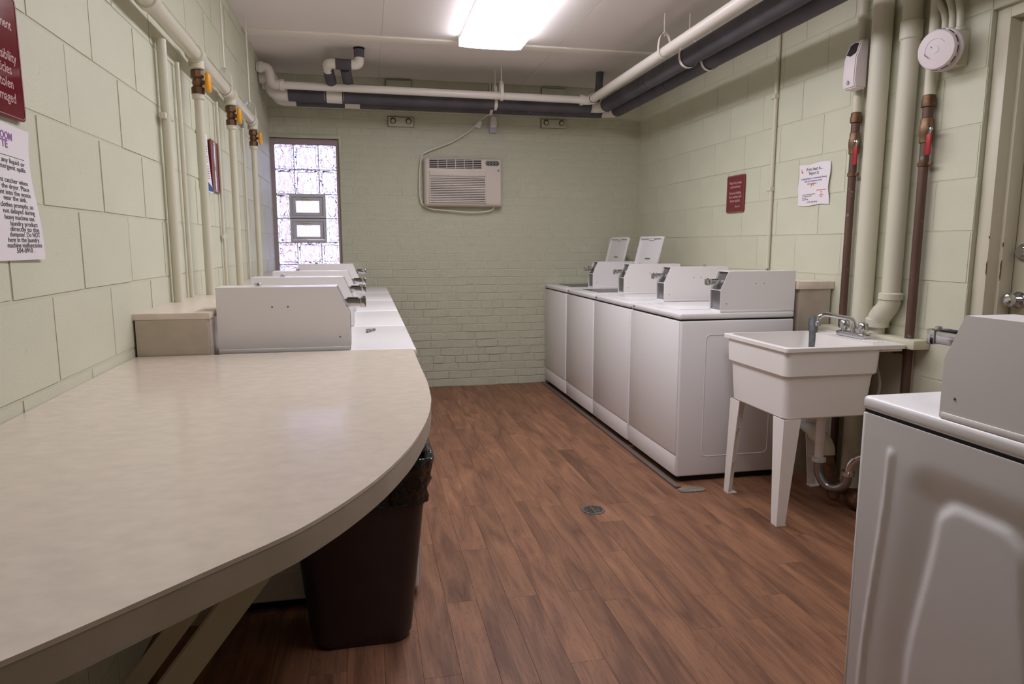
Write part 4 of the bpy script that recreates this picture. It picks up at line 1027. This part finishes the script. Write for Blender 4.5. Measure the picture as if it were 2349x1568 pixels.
br = thing('branch_pipe', (-.1, 5.4, 2.43), 'short black and white branch pipe dropping from the ceiling onto the insulated pipes', 'pipe')
bx_, by_ = -.010, 5.20
part('stub_insulation', MB().cyl((bx_, by_, 2.582), (bx_, by_, ZC - .012), .036, n=24), 'foam_black', br)
part('ceiling_plate', MB().lathe([(.040, .004), (.040, .010), (.02, .010)], (bx_, by_, ZC - .012), (0, 0, 1), 24), 'dark_hole', br)
part('upper_elbow', MB().tube(bend([(bx_, by_, 2.60), (bx_, by_, 2.533), (bx_ - .075, by_, 2.533)], .05, 10), .033, 20), 'pvc_white', br)
part('cross_insulation', MB().cyl((bx_ - .055, by_, 2.533), (bx_ - .165, by_, 2.533), .036, n=24), 'foam_black', br)
part('side_elbow', MB().tube(bend([(bx_ - .150, by_, 2.533), (bx_ - .222, by_, 2.533), (bx_ - .222, by_ + .07, 2.505)], .05, 10), .034, 20), 'pvc_white', br)
part('drop_insulation', MB().tube([(bx_ - .222, by_ + .045, 2.520), (bx_ - .207, 5.48, 2.455)], .038, 24), 'foam_black', br)
part('drop_insulation', MB().tube([(bx_ - .10, by_ + .055, 2.525), (bx_ - .080, 5.62, 2.450)], .038, 24), 'foam_black', br)
part('lower_joint', MB().tube([(bx_ - .207, 5.47, 2.458), (bx_ - .198, 5.60, 2.44)], .034, 20).tube([(bx_ - .080, 5.61, 2.452), (bx_ - .070, 5.73, 2.43)], .034, 20), 'pvc_white', br)
single('stub_pipe', MB().tube(bend([(1.886, 5.50, ZC - .003), (1.886, 5.52, 2.485), (1.886, 5.60, 2.44)], .05), .030, 18), 'foam_black', 'short vertical black insulated pipe below the ceiling near the corner elbows', 'pipe')
hanger(1.07, WY, WZ - .008, .031, 'hanger holding the thin white pipe in front of the brick wall', HG, along='x')
hanger(1.045, 5.600, 2.398, .054, 'middle hanger in front of the brick wall, on the front insulated pipe', HG, along='x')
hanger(1.032, 5.735, 2.385, .050, 'rear hanger in front of the brick wall, on the back insulated pipe', HG, along='x')
hanger(WX, 4.06, WZ - .005, .033, 'hanger holding the thin white pipe above the right washers', HG)
hanger(1.952, 4.04, 2.398, .058, 'hanger around the front insulated pipe above the right washers', HG)
hanger(2.092, 4.04, 2.385, .054, 'hanger around the rear insulated pipe above the right washers', HG)

# ================================================================== BACK WALL FITTINGS
def plate(x0, x1, z0, z1, label, bolts=True):
    t = thing('wall_plate', ((x0 + x1) / 2, YB, z0), label, 'wall plate', 'steel plates on the brick wall')
    part('plate', MB().box((x0, YB - .024, z0), (x1, YB - .010, z1), .002), 'brick_paint', t)
    part('shade_gap', MB().box((x0 - .004, YB - .0105, z0 - .001), (x1 + .004, YB + .003, z1 + .006)), 'edge_shade', t)  # dark backing stands in for the shade around the plate edges
    if bolts:
        for f in (.19, .81):
            x = x0 + (x1 - x0) * f; z = z0 + (z1 - z0) * .62
            part('washer', MB().lathe([(.001, 0), (.026, 0), (.024, .004), (.001, .004)], (x, YB - .0245, z), (0, -1, 0), 16), 'edge_shade', t)  # washer coloured dark as shade so the bolt head stands out
            part('bolt', MB().lathe([(.016, 0), (.016, .012), (.009, .014), (.009, .026), (.001, .027)], (x, YB - .024, z - .004), (0, -1, 0), 14), 'brick_paint', t)
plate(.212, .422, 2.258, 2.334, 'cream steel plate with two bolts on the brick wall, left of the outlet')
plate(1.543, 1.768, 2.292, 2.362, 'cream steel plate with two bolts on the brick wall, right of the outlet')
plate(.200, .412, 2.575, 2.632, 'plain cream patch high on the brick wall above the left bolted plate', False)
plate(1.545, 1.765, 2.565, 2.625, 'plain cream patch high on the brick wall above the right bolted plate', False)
ou = thing('wall_outlet', (1.110, YB, 2.24), 'white outlet with plugged cord on the brick wall above the air conditioner', 'outlet')
part('cover', MB().box((1.076, YB - .030, 2.232), (1.140, YB + .002, 2.352), .005), 'outlet_grey', ou)
part('plug', MB().box((1.082, YB - .062, 2.272), (1.136, YB - .030, 2.366), .012, 3), 'outlet_white', ou)
part('conduit', MB().cyl((1.110, YB - .014, 2.352), (1.110, YB - .014, ZC - .003), .011), 'pipe_paint', ou)
part('second_conduit', MB().cyl((1.085, YB - .010, 2.352), (1.085, YB - .010, ZC - .003), .007), 'pipe_paint', ou)
# ---- air conditioner
AX0, AX1, AZ0, AZ1, AY = .500, 1.176, 1.598, 2.008, 5.965
ac = thing('air_conditioner', ((AX0 + AX1) / 2, YB, AZ0), 'beige through-wall air conditioner on the brick wall', 'air conditioner')
bo = MB()
ring = lambda ins, y, r: [(p[0], y, p[1]) for p in rrect(AX0 + ins, AX1 - ins, AZ0 + ins, AZ1 - ins, r, 0)]
bo.loft([ring(0, YB + .004, .012), ring(0, AY + .030, .018), ring(.006, AY + .014, .022), ring(.016, AY + .004, .02), ring(.026, AY, .018)])
part('housing', bo, 'ac_plastic', ac, ang=40)
gv = (AX0 + .042, AX0 + .492, 1.915, 1.990)
part('vent_well', MB().box((gv[0], AY - .0015, gv[2]), (gv[1], AY + .004, gv[3])), 'ac_dark', ac)
for i in range(5):
    z = gv[2] + (gv[3] - gv[2]) * (i + .5) / 5
    part('vent_fin', MB().box((gv[0], AY - .007, z - .0022), (gv[1], AY - .001, z + .0022)), 'ac_plastic', ac)
for i in range(7):
    x = gv[0] + (gv[1] - gv[0]) * i / 6
    part('vent_rib', MB().box((x - .0022, AY - .008, gv[2]), (x + .0022, AY - .001, gv[3])), 'ac_plastic', ac)
gl = (AX0 + .046, AX0 + .525, 1.628, 1.845)
part('grille_bar', MB().box((gl[0] - .004, AY - .010, 1.852), (gl[1] + .004, AY + .001, 1.892), .003), 'ac_plastic', ac)
part('grille_well', MB().box((gl[0], AY - .0012, gl[2]), (gl[1], AY + .004, gl[3])), 'ac_panel', ac)
for i in range(15):
    z = gl[2] + (gl[3] - gl[2]) * (i + .5) / 15
    y_ = AY; hh = .0052
    part('louver', MB().prism([(y_ - .014, z - hh), (y_ - .001, z - hh + .004), (y_ - .001, z + hh), (y_ - .010, z + hh - .001)], 0, gl[0], gl[1]), 'ac_plastic', ac)
for x in (gl[0] - .006, gl[1] - .004):
    part('grille_side', MB().box((x, AY - .013, gl[2] - .004), (x + .010, AY + .001, gl[3] + .004), .003), 'ac_plastic', ac)
cp = part('control_panel', MB().loft([[(p[0], y, p[1]) for p in rrect(AX1 - .150, AX1 - .028, 1.943, 1.985, .020, 0)] for y in (AY + .001, AY - .003)]), 'ac_panel', ac)
for j in range(2):
    for i in range(4):
        x = AX1 - .134 + i * .027; z = 1.952 + j * .015
        part('button', MB().box((x, AY - .005, z), (x + .016, AY - .0025, z + .008), .001), 'ac_dark', cp)
part('badge', MB().lathe([(.001, .0), (.009, .0), (.009, .002), (.001, .002)], (AX1 - .036, AY + .001, 1.905), (0, -1, 0), 18), 'ac_panel', ac)
cy = YB - .035
def bwp(u, v, Y=cy):
    f = 1568.0; pt_ = math.atan(223 / f); ya = math.radians(11.93)
    fw = V((math.sin(ya) * math.cos(pt_), math.cos(ya) * math.cos(pt_), -math.sin(pt_))); rt = V((math.cos(ya), -math.sin(ya), 0)); up = rt.cross(fw)
    d = fw + rt * ((u - 1174.5) / f) - up * ((v - 784) / f); return d * (Y / d.y) + V((0, 0, 1.27))
cord = [(1.136 - .02, AZ0 + .006), (1.085, AZ0 - .030), (.98, AZ0 - .045), (.85, AZ0 - .046), (.70, AZ0 - .034), (.56, AZ0 - .022), (.495, AZ0 + .01), (.470, AZ0 + .06), (.462, 1.75), (.468, 1.90), (.485, 2.015), (.53, 2.055), (.64, 2.10), (.76, 2.15), (.88, 2.225), (.955, 2.29), (1.00, 2.335), (1.05, 2.372), (1.09, 2.378), (1.110, 2.358)]
pc = [(x, cy if 0 < i < 17 else YB - .046, z) for i, (x, z) in enumerate(cord)]
cr = thing('power_cord', (.8, cy, 1.55), 'cream power cord looping around the air conditioner up to the outlet', 'cord')
part('cable', MB().tube(smooth_path(pc, 7), .0058, 10), 'cord_white', cr)
part('warning_tag', MB().loft([[(.945, y, 2.275), (.985, y, 2.325), (1.01, y, 2.318), (.990, y, 2.262)] for y in (cy - .010, cy - .009)]), 'paper', cr)
